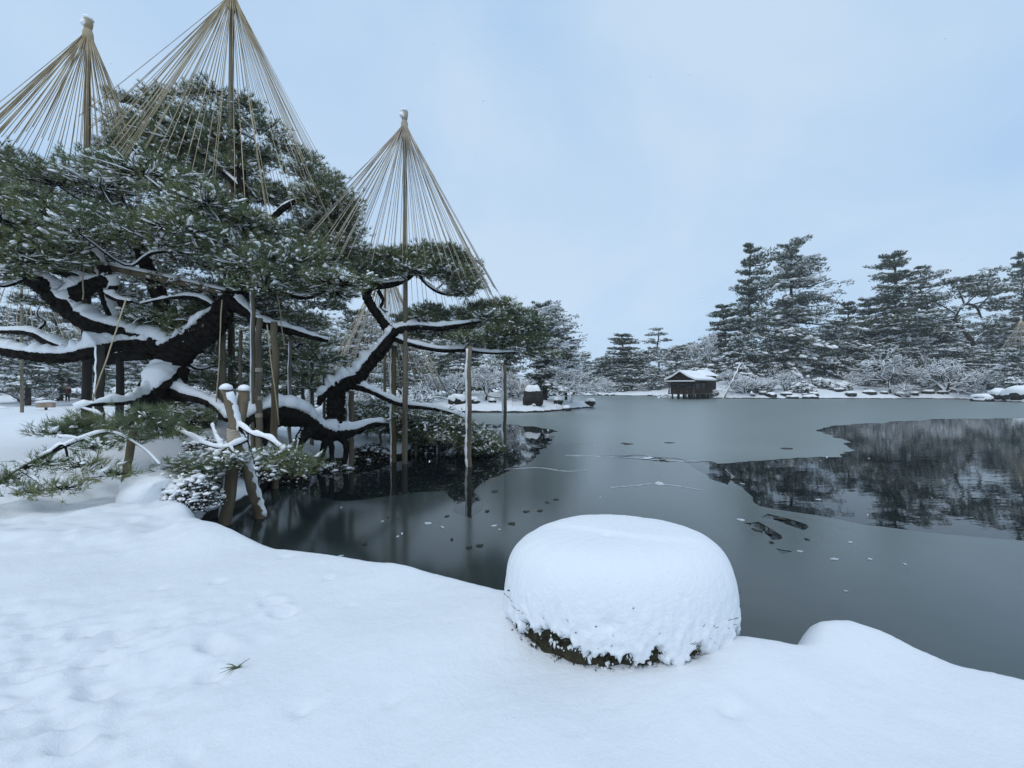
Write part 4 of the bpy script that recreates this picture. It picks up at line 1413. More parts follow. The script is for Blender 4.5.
def tier_tree(name, cat, seed, H, Rr, base=.22, levels=22, per=6, snow=.7, size=.42, m=13, lean=0.0, prof='cone', gap=0.0, droop=.05, needle='needle_far', wob=.35):
    r = np.random.default_rng(seed)
    t_ = thing(name, 'x', cat)
    tm_, cm_, sm_ = MB(), MB(), MB()
    n = 16
    z = np.linspace(-.4, H * .97, n)
    ph = r.random(2) * 6
    tx = lean * z + wob * np.sin(z / H * 5 + ph[0]) * z / H
    ty = wob * np.sin(z / H * 4 + ph[1]) * z / H
    tr_ = H * .020 * (1 - .86 * z / H) + .03
    sweep(tm_, np.stack([tx, ty, z], 1), tr_, tr_, 7)
    wind, asym = r.random() * 6.28, r.uniform(.15, .38)
    C, RX, RY, RZ, A, SL = [], [], [], [], [], []
    for k in range(levels):
        f = base + (1 - base) * (k + r.random() * .7) / levels
        t01 = (f - base) / (1 - base)
        if r.random() < gap and t01 < .8:
            continue
        zz = f * H
        if prof == 'cone':
            pr = (1 - t01) ** .75 * (.55 + .45 * min(1, t01 * 5)) + .10
        elif prof == 'broad':
            pr = (1 - t01) ** .5 * (.65 + .35 * min(1, t01 * 4)) + .12
        elif prof == 'round':
            pr = math.sqrt(max(0, 1 - (2 * t01 - .85) ** 2 / 1.6)) * .95 + .05
        else:
            pr = (.35 + .9 * t01) if t01 < .72 else 1.0 * (1 - (t01 - .72) / .28) ** .5 + .15
        bx_, by_ = np.interp(zz, z, tx), np.interp(zz, z, ty)
        a0 = r.random() * 6.28
        lev = r.uniform(.72, 1.12)
        for j in range(per if r.random() < .7 else per - 2):
            a = a0 + j * 6.28 / per + r.normal() * .35
            ln = Rr * pr * r.uniform(.50, 1.12) * (1 + asym * math.cos(a - wind)) * lev
            e = np.array([bx_ + math.cos(a) * ln, by_ + math.sin(a) * ln, zz + ln * (r.uniform(-.10, .10) + .22 * (t01 - .25) * 2 - .10 - droop * (1.4 - t01))])
            s0 = np.array([bx_, by_, zz - .10 * ln])
            md = .5 * (s0 + e) + np.array([0, 0, -.06 * ln])
            b_ = tr_[-1] * .6 + .012 * ln
            sweep(tm_, np.stack([s0, md, e]), [b_, b_ * .7, b_ * .3], [b_, b_ * .7, b_ * .3], 4, caps=False)
            for q in ((.92, .66, .40, .18) if ln > Rr * .45 else (.85, .4)):
                if r.random() < .95:
                    pd = max(.34 * ln * r.uniform(.8, 1.2), size * 1.3)
                    C.append(s0 + (e - s0) * q + r.normal(size=3) * .08 * ln)
                    RX.append(pd)
                    RY.append(pd * .75)
                    RZ.append(pd * .24 + .10)
                    A.append(a)
                    SL.append((e[2] - s0[2]) / max(ln, .1) + r.normal() * .12)
    far_pads(cm_, sm_, np.array(C), np.array(RX), np.array(RY), np.array(RZ), r, m, size, snow, np.array(A), np.array(SL))
    tm_.build('trunk', M['bark_far'], t_)
    c_ = cm_.build('crown', M[needle], t_, smooth=False)
    sm_.build('snow_layer', M['snow_far'], c_)
    t_['H'] = H
    return t_


def pad_tree(name, cat, seed, H, Rr, trunk, limbs, padn, size=.35, m=16, snow=.8, flatz=.2, needle='needle_far'):
    """a flat-crowned pine: trunk polyline, limbs (start t, end xyz), pads round limb ends"""
    r = np.random.default_rng(seed)
    t_ = thing(name, 'x', cat)
    tm_, cm_, sm_, tn = MB(), MB(), MB(), MB()
    tk = curve(np.array(trunk, float), 24)
    sweep(tm_, tk[:, :3], tk[:, 3], tk[:, 3], 8)
    sweep(tn, tk[4:, :3], tk[4:, 3] * .75, tk[4:, 3] * .5, 6, off=tk[4:, 3] * .7, flat=True)
    C, RX = [], []
    for (tt, ex, ey, ez, rr) in limbs:
        s0 = tk[int(tt * 23), :3]
        e = np.array([ex, ey, ez], float)
        md = .5 * (s0 + e) + r.normal(size=3) * .08 * np.linalg.norm(e - s0)
        cv = curve(np.stack([s0, md, e]), 8)
        b_ = np.linspace(.09, .03, 8) * H / 12
        sweep(tm_, cv, b_, b_, 5)
        sweep(tn, cv, b_ * .9, b_ * .6, 5, off=b_ * .8, flat=True)
        for k in range(padn):
            C.append(e + r.normal(size=3) * np.array([.5, .5, .12]) * rr)
            RX.append(rr * r.uniform(.3, .55))
    C, RX = np.array(C), np.array(RX)
    far_pads(cm_, sm_, C, RX, RX * .8, RX * flatz + .06, r, m, size, snow)
    tr_o = tm_.build('trunk', M['bark_far'], t_)
    tn.build('snow_layer', M['snow_far'], tr_o)
    c_ = cm_.build('crown', M[needle], t_, smooth=False)
    sm_.build('snow_layer', M['snow_far'], c_)
    t_['H'] = H
    return t_


def bare_tree(name, cat, seed, H, lean=(0, 0), thick=.05, depth=6, spread=.62, stems=1, snow_k=1.0, white=1.0, up=.25):
    r = np.random.default_rng(seed)
    t_ = thing(name, 'x', cat)
    segs = []

    def grow(p, d, ln, rad, lv):
        q = p + d * ln
        md = .5 * (p + q) + r.normal(size=3) * .07 * ln
        segs.append((p, md, q, rad, rad * .68))
        if lv == 0:
            return
        for k in range(2 + (r.random() < .62)):
            nd = norm(d + r.normal(size=3) * spread * np.array([1, 1, .75]) + np.array([0, 0, up * .35]))
            grow(q if k < 2 else md, nd, ln * r.uniform(.62, .86), rad * r.uniform(.5, .68), lv - 1)
    for s_ in range(stems):
        d0 = norm(np.array([lean[0] + (r.normal() * .35 if stems > 1 else 0), lean[1] + (r.normal() * .35 if stems > 1 else 0), 1.0]))
        grow(np.array([r.normal() * .1 * (stems > 1), r.normal() * .1 * (stems > 1), -.2]), d0, H * .30, thick * H, depth)
    pa = np.array([[a, b, c] for a, b, c, _, _ in segs])
    r0 = np.array([[x, .5 * (x + y), y] for *_, x, y in segs])
    r0 = np.maximum(r0, .006 * H / 4)
    tm_, sm_ = MB(), MB()
    sweep(tm_, pa, r0, r0, 4, caps=False)
    wd = (r0 * .95 + .012 * H / 4) * white
    sweep(sm_, pa, wd, wd * .9 * snow_k, 4, off=r0 * .75 + .006, flat=True)
    tips = pa[r0[:, 2] <= np.percentile(r0[:, 2], 60)][:, 2]
    tips = tips[r.random(len(tips)) < .30]
    blobs(sm_, tips, np.array([.07, .07, .035]) * H / 4 * r.uniform(.5, 1.3, (len(tips), 1)), r, 1, .5)
    tr_o = tm_.build('trunk', M['bark_far'], t_)
    sm_.build('snow_layer', M['snow_far'], tr_o)
    t_['H'] = H
    return t_


def place(proto, px, top, Y, label, group=None, wide=1.0, rz=None, xoff=0, z=None):
    """stand a copy of a kind on the ground with its tip at row top"""
    x = (px - 512) / F * Y
    zg = gz(x, Y) if z is None else z
    H = CH - (top - HZ) / F * Y - zg
    k = H / PROTO[proto]['H']
    r = np.random.default_rng(int(abs(px * 13 + Y * 7)))
    rz = r.random() * 6.28 if rz is None else rz
    if proto not in USED:
        USED.add(proto)
        o = PROTO[proto]
        o.location, o.rotation_euler, o.scale = (x, Y, zg), (0, 0, rz), (k * wide, k * wide, k)
        o['label'] = label
        if group:
            o['group'] = group
        return o
    return dup(PROTO[proto], (x, Y, zg), rz, (k * wide, k * wide, k), label, group)


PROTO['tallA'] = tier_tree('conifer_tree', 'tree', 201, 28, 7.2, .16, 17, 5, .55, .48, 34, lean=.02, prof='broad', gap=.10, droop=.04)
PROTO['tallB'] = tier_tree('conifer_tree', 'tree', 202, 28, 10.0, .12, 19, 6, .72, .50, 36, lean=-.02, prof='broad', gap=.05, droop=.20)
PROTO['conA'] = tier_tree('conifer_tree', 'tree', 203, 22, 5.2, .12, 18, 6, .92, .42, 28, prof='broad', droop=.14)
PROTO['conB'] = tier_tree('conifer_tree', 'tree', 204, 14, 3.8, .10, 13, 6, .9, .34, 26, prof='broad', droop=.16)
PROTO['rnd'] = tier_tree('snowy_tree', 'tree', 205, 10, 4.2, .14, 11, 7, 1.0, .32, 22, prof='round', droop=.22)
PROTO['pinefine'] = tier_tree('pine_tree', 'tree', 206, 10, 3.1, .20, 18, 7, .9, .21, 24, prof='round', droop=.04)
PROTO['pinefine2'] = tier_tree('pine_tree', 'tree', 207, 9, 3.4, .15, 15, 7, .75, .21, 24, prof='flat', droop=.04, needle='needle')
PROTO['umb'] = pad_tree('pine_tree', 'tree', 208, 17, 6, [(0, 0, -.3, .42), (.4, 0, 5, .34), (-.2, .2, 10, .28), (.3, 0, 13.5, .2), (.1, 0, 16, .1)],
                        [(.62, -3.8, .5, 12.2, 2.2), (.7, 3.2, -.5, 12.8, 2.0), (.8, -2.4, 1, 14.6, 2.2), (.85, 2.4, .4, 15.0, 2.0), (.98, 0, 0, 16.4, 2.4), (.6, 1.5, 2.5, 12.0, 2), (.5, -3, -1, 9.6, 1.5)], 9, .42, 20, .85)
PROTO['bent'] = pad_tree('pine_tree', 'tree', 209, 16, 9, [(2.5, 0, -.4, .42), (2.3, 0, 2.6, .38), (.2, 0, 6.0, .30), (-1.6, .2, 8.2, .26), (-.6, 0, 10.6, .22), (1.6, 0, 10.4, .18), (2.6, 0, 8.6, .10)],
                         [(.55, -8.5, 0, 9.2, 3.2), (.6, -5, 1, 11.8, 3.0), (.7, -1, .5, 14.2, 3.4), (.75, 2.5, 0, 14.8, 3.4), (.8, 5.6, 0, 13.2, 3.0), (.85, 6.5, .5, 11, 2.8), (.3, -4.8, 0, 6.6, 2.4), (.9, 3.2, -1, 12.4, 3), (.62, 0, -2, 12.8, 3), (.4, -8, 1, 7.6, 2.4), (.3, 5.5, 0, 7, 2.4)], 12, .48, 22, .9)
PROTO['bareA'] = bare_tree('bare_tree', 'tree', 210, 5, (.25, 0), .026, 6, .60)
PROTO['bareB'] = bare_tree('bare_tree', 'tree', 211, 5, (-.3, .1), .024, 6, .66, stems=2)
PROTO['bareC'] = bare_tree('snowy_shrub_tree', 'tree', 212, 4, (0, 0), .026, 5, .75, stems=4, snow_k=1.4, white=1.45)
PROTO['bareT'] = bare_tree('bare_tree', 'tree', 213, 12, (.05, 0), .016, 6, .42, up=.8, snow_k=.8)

# right hand far shore
place('tallA', 751, 240, 83, 'tall pine with layered boughs, left one of the two tallest trees across the pond', wide=.80)
place('tallB', 793, 243, 86, 'broad snow-lined conifer, right one of the two tallest trees across the pond', wide=.95)
place('conA', 893, 251, 82, 'tall narrow dark conifer standing alone in the middle of the right far bank', wide=1.1)
place('tallA', 922, 263, 86, 'pine with a loose ragged top just right of the narrow dark conifer', wide=.85, rz=2)
place('bent', 966, 271, 77, 'flat-crowned pine with a black arching trunk on the right far bank', rz=.05)
place('tallB', 1022, 254, 84, 'big grey-green conifer cut off by the right edge of the photo', wide=.75, rz=1.2)
place('conB', 846, 302, 92, 'small conifer between the two tallest trees and the narrow dark conifer', wide=1.1)
place('conA', 868, 297, 88, 'slim snowy conifer close on the left of the narrow dark conifer', wide=1.1, rz=1)
place('conB', 726, 304, 88, 'dull green conifer at the left foot of the two tallest trees', wide=1.4, rz=2)
place('rnd', 742, 330, 80, 'rounded snowy tree in front of the left tallest pine', wide=.8)
place('rnd', 836, 322, 82, 'snow-clotted broad tree under the right side of the tallest conifer', wide=.9, rz=1)
place('rnd', 770, 338, 84, 'dark green rounded tree below the gap between the two tallest trees', wide=.9, rz=2)
place('umb', 838, 322, 88, 'low flat pine peeping out right of the tallest conifer', rz=1)
place('rnd', 940, 318, 82, 'dark broad tree under the arching pine', wide=1.2, rz=2.4)
place('rnd', 1000, 322, 80, 'snowy spreading tree between the arching pine and the right edge', wide=1.2, rz=4)
place('rnd', 905, 330, 80, 'snowy tree at the right foot of the narrow dark conifer', wide=.9, rz=5)
place('rnd', 872, 338, 82, 'frosted tree at the left foot of the narrow dark conifer', wide=.8, rz=3)
place('rnd', 884, 344, 76, 'frosted round tree low on the bank behind the leaning bare tree', wide=1.3, rz=2.2)
place('rnd', 925, 346, 75, 'frosted round tree low on the bank left of the white bushy tree', wide=1.3, rz=.7)
place('rnd', 965, 344, 73, 'frosted round tree low on the bank at the foot of the arching pine', wide=1.3, rz=5.2)
place('rnd', 992, 350, 68, 'frosted round tree just behind the snow mounds on the right far point', wide=1.3, rz=3.1)
place('bareA', 890, 346, 70.5, 'leaning bare tree with a dark snow-edged trunk at the far waterline', rz=3.3, wide=1.2)
place('bareB', 906, 352, 72, 'dark two-stemmed bare tree on the right far bank', rz=.5)
place('bareC', 945, 352, 69, 'white bushy tree thick with snow on the right far bank', wide=1.2)
place('bareC', 900, 380, 69.5, 'small snow-white bush hanging over the far waterline', wide=1.8, rz=2)
place('bareB', 862, 368, 76, 'low bare tree with snowy twigs on the open far slope', wide=1.2, rz=2)
place('bareC', 985, 362, 66, 'snow-white twiggy bush behind the snow-capped rocks at the right', wide=1.5, rz=1)
place('rnd', 1018, 346, 60, 'snowy pine held by the small rope tent at the right edge', wide=.9, rz=1)
place('bareT', 712, 334, 86, 'tall bare tree with fine twigs behind the pavilion', wide=1.0)
place('bareT', 700, 342, 92, 'lower bare tree with fine twigs behind the pavilion roof ridge', wide=1.3, rz=2)
place('bareC', 745, 372, 71.5, 'tangle of snowy branches right of the leaning white trunk', wide=1.6)
place('bareC', 768, 374, 72, 'snowy bush below the two tallest trees', wide=1.5, rz=1.5)
place('bareB', 785, 366, 73, 'bare tree with curved white limbs below the tallest conifer', wide=1.2, rz=4)
place('bareC', 730, 366, 77, 'snow-white thicket close to the right of the pavilion', wide=1.5, rz=4)

# centre far shore
place('conB', 622, 334, 98, 'layered conifer, tallest tree right of the peninsula across the pond', wide=1.9)
place('umb', 658, 328, 104, 'flat-topped pine with a bare trunk rising above the pavilion', rz=.4)
place('conB', 586, 352, 100, 'small pointed conifer just right of the peninsula', wide=1.0, rz=2)
place('rnd', 602, 356, 99, 'low rounded grey tree beside the small pointed conifer', wide=1.0)
place('rnd', 642, 352, 97, 'rounded snowy tree below the flat-topped pine', wide=1.0, rz=2)
place('rnd', 676, 346, 92, 'snow-covered tree behind the pavilion roof', wide=1.0, rz=3)
place('rnd', 622, 366, 95, 'low snow-loaded tree on the far shore under the layered conifer', wide=1.3, rz=1)
place('rnd', 655, 366, 92, 'low snow-loaded tree just left of the pavilion', wide=1.2, rz=4.5)
place('rnd', 690, 358, 86, 'snow-clotted tree right behind the pavilion', wide=1.1, rz=5)
place('bareC', 606, 376, 94, 'white snowy bush on the far shore right of the peninsula tip', wide=1.3)
place('bareC', 640, 380, 93, 'white snowy bush on the middle of the far shore', wide=1.6, rz=3)

# the peninsula
place('pinefine', 545, 305, 40, 'tall dense pine with snowy tiers on the peninsula', wide=1.15)
place('pinefine2', 505, 305, 42, 'broad green pine on the peninsula behind the farthest post', wide=.95)
place('pinefine', 566, 338, 44, 'shorter dull pine right of the tall dense pine on the peninsula', wide=1.0, rz=2)
place('pinefine', 470, 312, 44, 'snow-dusted pine on the left part of the peninsula', wide=1.15, rz=3)
place('pinefine2', 438, 322, 46, 'grey-green pine behind the tall rope tent pole', wide=.9, rz=1)
place('bareA', 556, 356, 36.5, 'leaning bare tree with snow-white twigs in front of the tall dense pine', rz=.3, wide=1.1)
place('bareA', 570, 362, 38.5, 'dark-trunked bare tree at the tip of the peninsula', rz=.1, wide=1.5)
place('bareB', 486, 356, 36, 'bare two-stemmed tree on the peninsula between the two grey posts', wide=1.1)
place('bareC', 520, 374, 39, 'snowy twiggy bush behind the black rock', wide=1.1)
place('bareC', 458, 366, 38, 'snow-white thicket at the left of the peninsula', wide=1.6, rz=1)
place('bareC', 430, 368, 40, 'snowy thicket behind the rope tent pole', wide=1.6, rz=2)
place('bareB', 508, 366, 38, 'small bare tree behind the farthest post', wide=1.2, rz=2)

# behind the old pine
for a in (('pinefine', 28, 312, 33, 'snow-dusted tiered pine seen between the limbs of the old pine', 1.1), ('pinefine', -20, 300, 36, 'tiered pine at the far left edge behind the limbs', 1.1),
          ('conB', 60, 305, 44, 'layered conifer far behind the left limbs of the old pine', 1.2), ('pinefine2', 95, 322, 38, 'green pine behind the trunk props of the old pine', 1.0),
          ('pinefine', 205, 345, 24, 'low pine behind the upturned limb of the old pine', 1.3), ('pinefine2', 262, 330, 22, 'dark green pine behind the rope-bound post', 1.1),
          ('pinefine2', 312, 318, 24, 'dark green pine in front of the small distant rope tent', 1.0), ('pinefine', 355, 312, 30, 'snow-flecked pine left of the curved trunk', 1.1),
          ('pinefine', 400, 316, 34, 'snow-flecked pine inside the small distant rope tent', 1.1), ('pinefine', 150, 330, 30, 'snowy pine straight behind the old pine trunk', 1.2),
          ('pinefine', 120, 318, 50, 'grey distant pine left of the old pine trunk', 1.2), ('pinefine', 240, 312, 46, 'grey distant pine seen under the upper right boughs', 1.2),
          ('pinefine', 300, 306, 50, 'grey distant pine behind the lower right skirts', 1.2)):
    place(a[0], a[1], a[2], a[3], a[4], wide=a[5])
for i, a in enumerate(((20, 374, 40, 'snow-covered bush beyond the open snow at the left'), (48, 374, 52, 'bare bush with white twigs beyond the left snow field'), (190, 378, 20, 'snowy bush behind the base of the old pine'),
                       (300, 376, 19, 'snowy bush behind the two thin grey posts'), (352, 372, 22, 'snowy thicket under the curved trunk'), (412, 374, 26, 'snowy thicket behind the mossy post'), (384, 378, 24, 'low snowy thicket at the foot of the small distant rope tent'))):
    place('bareC', a[0], a[1], a[2], a[3], wide=1.5, rz=i)

# the wood behind everything: one mass
rw = np.random.default_rng(303)
wm_, wsn = MB(), MB()
cc, rr = [], []
for k in range(330):
    px = rw.uniform(560, 1120)
    Y = rw.uniform(96, 118) if px > 690 else rw.uniform(104, 125)
    x = (px - 512) / F * Y
    hmax = np.interp(px, [560, 620, 700, 720, 760, 850, 1000, 1120], [4.5, 6.5, 7, 7, 8, 9, 13, 14])
    cc.append((x, Y, gz(x, Y) + rw.uniform(.3, 1.0) * hmax))
for k in range(260):
    px = rw.uniform(-120, 560)
    Y = rw.uniform(55, 75)
    x = (px - 512) / F * Y
    cc.append((x, Y, gz(x, Y) + rw.uniform(.1, 1.0) * np.interp(px, [-120, 100, 400, 560], [10, 8, 7, 4])))
for k in range(300):                                         # undergrowth between the trunks on the right bank
    px = rw.uniform(690, 1110)
    Y = rw.uniform(83, 100)
    x = (px - 512) / F * Y
    cc.append((x, Y, gz(x, Y) + rw.uniform(0, 3.8)))
cc = np.array(cc)
rx = rw.uniform(1.6, 3.0, len(cc))
far_pads(wm_, wsn, cc, rx, rx, rx * .35, rw, 46, .6, 1.0)
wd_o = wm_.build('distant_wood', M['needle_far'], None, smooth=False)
tag(wd_o, 'hazy snow-dusted wood behind the trees all along the horizon', None, None, 'stuff')
ws = wsn.build('snow_layer', M['snow_far'], wd_o)
ws['kind'] = 'stuff'

# ------------------------------------------------------------------ teahouse on stilts
HX, HY = (690.5 - 512) / F * 69.0, 69.0
th = thing('tea_pavilion', 'dark wooden tea pavilion on stilts over the far water with a snowy gabled roof', 'pavilion', (HX, HY, 0), R(-49))
WH, LH = 1.95, 3.1                                            # half width (gable side), half length


def part(name, m, par, *boxes, smooth=False):
    b = MB()
    for q in boxes:
        box(b, *q)
    return b.build(name, M[m], par, smooth=smooth)


for sx in (-1.75, -.6, .6, 1.75):
    for sy in (-2.9, -1.0, 1.0, 2.9):
        part('stilt', 'wood_dark', th, (sx - .09, sx + .09, sy - .09, sy + .09, -.5, .80))
part('floor', 'wood_mid', th, (-2.25, 2.25, -3.55, 3.3, .80, .95))
part('wall', 'wood_dark', th, (-WH, WH, -LH, LH, .95, 3.05))
for (a, b) in ((-1.7, -.1), (.1, 1.7)):
    wf = part('window', 'wood_mid', th, (a, b, -LH - .05, -LH - .005, 1.75, 1.80), (a, b, -LH - .05, -LH - .005, 2.65, 2.70), (a, a + .06, -LH - .05, -LH - .005, 1.80, 2.65), (b - .06, b, -LH - .05, -LH - .005, 1.80, 2.65), ((a + b) / 2 - .03, (a + b) / 2 + .03, -LH - .05, -LH - .005, 1.80, 2.65))
    part('pane', 'pane', wf, (a + .06, b - .06, -LH - .028, -LH - .018, 1.80, 2.65))
for (a, b) in ((-2.4, -.9), (-.3, 1.2)):
    wf = part('window', 'wood_mid', th, (WH + .005, WH + .05, a, b, 1.70, 1.75), (WH + .005, WH + .05, a, b, 2.6, 2.65), (WH + .005, WH + .05, a, a + .06, 1.75, 2.6), (WH + .005, WH + .05, b - .06, b, 1.75, 2.6))
    part('pane', 'pane', wf, (WH + .018, WH + .028, a + .06, b - .06, 1.75, 2.6))
part('railing', 'wood_mid', th, (-2.2, 2.2, -3.52, -3.46, 1.42, 1.50), (-2.2, 2.2, -3.51, -3.47, 1.16, 1.21), *[(x - .04, x + .04, -3.53, -3.45, .955, 1.41) for x in (-2.15, -1.1, 0, 1.1, 2.15)])
for sx in (-2.1, 2.1):
    part('veranda_post', 'wood_mid', th, (sx - .06, sx + .06, -3.42, -3.30, .955, 2.98))
for sx in (-WH - .03, WH - .07):
    part('corner_post', 'wood_mid', th, (sx, sx + .12, -LH - .06, -LH + .06, .96, 3.04))
rf, gs_ = MB(), MB()
ev, pk, yo = 2.75, 4.45, 4.0
for (mb, dz, tk_, o) in ((rf, 0.0, .14, 0), (gs_, .145, .28, .04)):
    v = []
    for y in (-yo + o, yo - o):
        for x, z in ((-ev + o, 3.0), (-1.3, 3.62), (0, pk), (1.3, 3.62), (ev - o, 3.0)):
            v.append((x, y, z + dz))
        for x, z in ((-ev + o, 3.0), (-1.3, 3.62), (0, pk), (1.3, 3.62), (ev - o, 3.0)):
            v.append((x, y, z + dz + tk_))
    q = []
    for i in range(4):
        q += [(i, i + 1, i + 11, i + 10), (5 + i, 15 + i, 16 + i, 6 + i), (i, 5 + i, 6 + i, i + 1), (10 + i, 11 + i, 16 + i, 15 + i)]
    q += [(0, 10, 15, 5), (4, 9, 19, 14)]
    mb.add(v, None, q)
ro = rf.build('roof', M['wood_dark'], th, smooth=False)
gs_.build('snow_layer', M['snow_far'], ro, smooth=False)
gw = MB()
gw.add([(-2.3, -LH - .3, 3.02), (2.3, -LH - .3, 3.02), (0, -LH - .3, 4.38), (-2.3, -LH - .2, 3.02), (2.3, -LH - .2, 3.02), (0, -LH - .2, 4.38)], [(0, 1, 2), (3, 5, 4)], [(0, 3, 4, 1), (1, 4, 5, 2), (2, 5, 3, 0)])
gw.build('gable', M['wood_dark'], th, smooth=False)
ap = part('apron_roof', 'wood_dark', th, (-2.5, 2.5, -4.15, -3.45, 2.86, 2.95))
part('snow_layer', 'snow_far', ap, (-2.52, 2.52, -4.17, -3.55, 2.953, 3.12))
rr2_ = MB()
for (dz, tk_) in ((0, .15),):
    rr2_.add([(-1.6, 2.4, 4.0), (1.9, 2.4, 4.0), (1.9, 7.2, 4.0), (-1.6, 7.2, 4.0), (0.15, 2.8, 5.1), (.15, 6.8, 5.1)], [(0, 1, 4), (2, 3, 5)], [(1, 2, 5, 4), (3, 0, 4, 5), (0, 3, 2, 1)])
r2 = rr2_.build('rear_roof', M['snow_far'], th, smooth=False)
part('rear_wall', 'wood_dark', th, (-1.3, 1.5, 3.2, 6.8, .9, 4.0))

tk = log('leaning_trunk', 'slim pale trunk white with snow leaning over the water right of the pavilion', ((723 - 512) / F * 70, 70, -.2), P(741, 364, 72), .15, .08, 'pole_grey', 0, False, 'trunk')
sm = MB()
pth = curve(np.stack([np.zeros(3), (P(741, 364, 72) - np.array([(723 - 512) / F * 70, 70, -.2]))]), 20)
sweep(sm, pth + np.random.default_rng(2).normal(size=(20, 3)) * .05, .12 * np.random.default_rng(1).uniform(.5, 1.2, 20), .12, 7, off=.08)
sm.build('snow_layer', M['snow_far'], tk)

# little snowy hut under the tall conifer
hx, hy = (826 - 512) / F * 88, 88
hz = gz(hx, hy)
ht = thing('garden_hut', 'tiny open hut with a snowy hipped roof half hidden below the tallest conifer', 'hut', (hx, hy, hz + .4), .4)
for sx in (-1.3, 1.3):
    for sy in (-1, 1):
        part('post', 'wood_dark', ht, (sx - .09, sx + .09, sy - .09, sy + .09, -.8, 2.1))
hr = MB()
hr.add([(-2.3, -1.9, 2.0), (2.3, -1.9, 2.0), (2.3, 1.9, 2.0), (-2.3, 1.9, 2.0), (-.7, 0, 3.2), (.7, 0, 3.2)], [(1, 2, 5), (3, 0, 4)], [(0, 1, 5, 4), (2, 3, 4, 5), (3, 2, 1, 0)])
h_ = hr.build('roof', M['wood_dark'], ht, smooth=False)
hs = MB()
hs.add([(-2.3, -1.9, 2.12), (2.3, -1.9, 2.12), (2.3, 1.9, 2.12), (-2.3, 1.9, 2.12), (-.7, 0, 3.45), (.7, 0, 3.45)], [(1, 2, 5), (3, 0, 4)], [(0, 1, 5, 4), (2, 3, 4, 5), (3, 2, 1, 0)])
hs.build('snow_layer', M['snow_far'], h_, smooth=False)
part('back_wall', 'wood_dark', ht, (-1.2, 1.2, .8, .9, -.6, 2.0))

# small rope tent at the right edge
rope_tent('small distant rope tent at the right edge across the pond', (1021, 320), 60.0, 36, ring(1021, 352, 60.0, 2.2, 2.2, .3, 36), 'pole_grey', 'rope_grey', 66, .018, .10)

# ------------------------------------------------------------------ rocks along the far shores
def wrock(px, py, wpx, hpx, label, seed, snow=.5, name='shore_rock', grp='rocks along the far shores'):
    x, y = W(px, py)
    k = y / F
    rock(name, label, (x, y, max(gz(x, y), 0) + .15 * hpx * k), (wpx * k * .5, wpx * k * .42, hpx * k * .62), seed, snow, True, grp)


rock('black_rock', 'upright black rock with a snow cap on the peninsula shore', gp(1.75, 34.3, .55), (.95, .6, .95), 301, .3, True, snow_h=.34)
wrock(538, 411, 9, 6, 'small dark rock leaning against the black rock', 302, .35)
wrock(510, 408, 8, 6, 'small brown rock behind the farthest post', 303, .5)
wrock(558, 410, 9, 7, 'dark rock below the leaning bare tree', 304, .5)
wrock(567, 411, 9, 6, 'rounded rock at the waterline near the peninsula tip', 305, .5)
wrock(590, 407.5, 10, 6, 'last dark rock at the tip of the peninsula', 306, .55)
wrock(492, 411, 8, 4, 'low rock between the two grey posts', 307, .6)
wrock(458, 411.5, 20, 9, 'large snow-rounded rock at the left of the peninsula', 308, .9)
wrock(474, 411.5, 14, 6, 'snow-rounded rock beside the large one on the peninsula', 309, .85)
for i, (px, py, wd_, hh, lb) in enumerate(((982, 401.5, 16, 8, 'left one of the snow mounds on the right far point'), (1000, 401.2, 20, 10, 'middle snow mound on the right far point'), (1020, 402, 22, 12, 'right snow mound on the right far point, cut by the edge'))):
    wrock(px, py, wd_, hh, lb, 320 + i, .95, 'snowy_rock')
rk = np.random.default_rng(12)
lbs = ['dark rock in the snow of the right far slope', 'snow-capped rock at the right far waterline']
for i in range(44):
    px = rk.uniform(748, 975)
    x = (px - 512) / F * 70
    Y = rk.uniform(68.5, 70.5) if i < 28 else rk.uniform(72, 80)
    x = (px - 512) / F * Y
    s_ = rk.uniform(.25, .8)
    rock('shore_rock', lbs[1] if i < 28 else lbs[0], (x, Y, max(gz(x, Y), 0) + .1), (s_ * 1.3, s_, s_ * .6), 340 + i, .45, True, 'rocks along the right far waterline' if i < 28 else 'rocks on the right far slope')
for i in range(9):
    px = 600 + 7.5 * i + rk.uniform(-2, 2)
    x, y = (px - 512) / F * 91, 91.5
    rock('shore_rock', 'snow-capped rock at the middle far waterline', (x, y - (4 if px > 640 else 0), .1), (rk.uniform(.5, 1.1), .6, .35), 380 + i, .6, True, 'rocks along the middle far waterline')

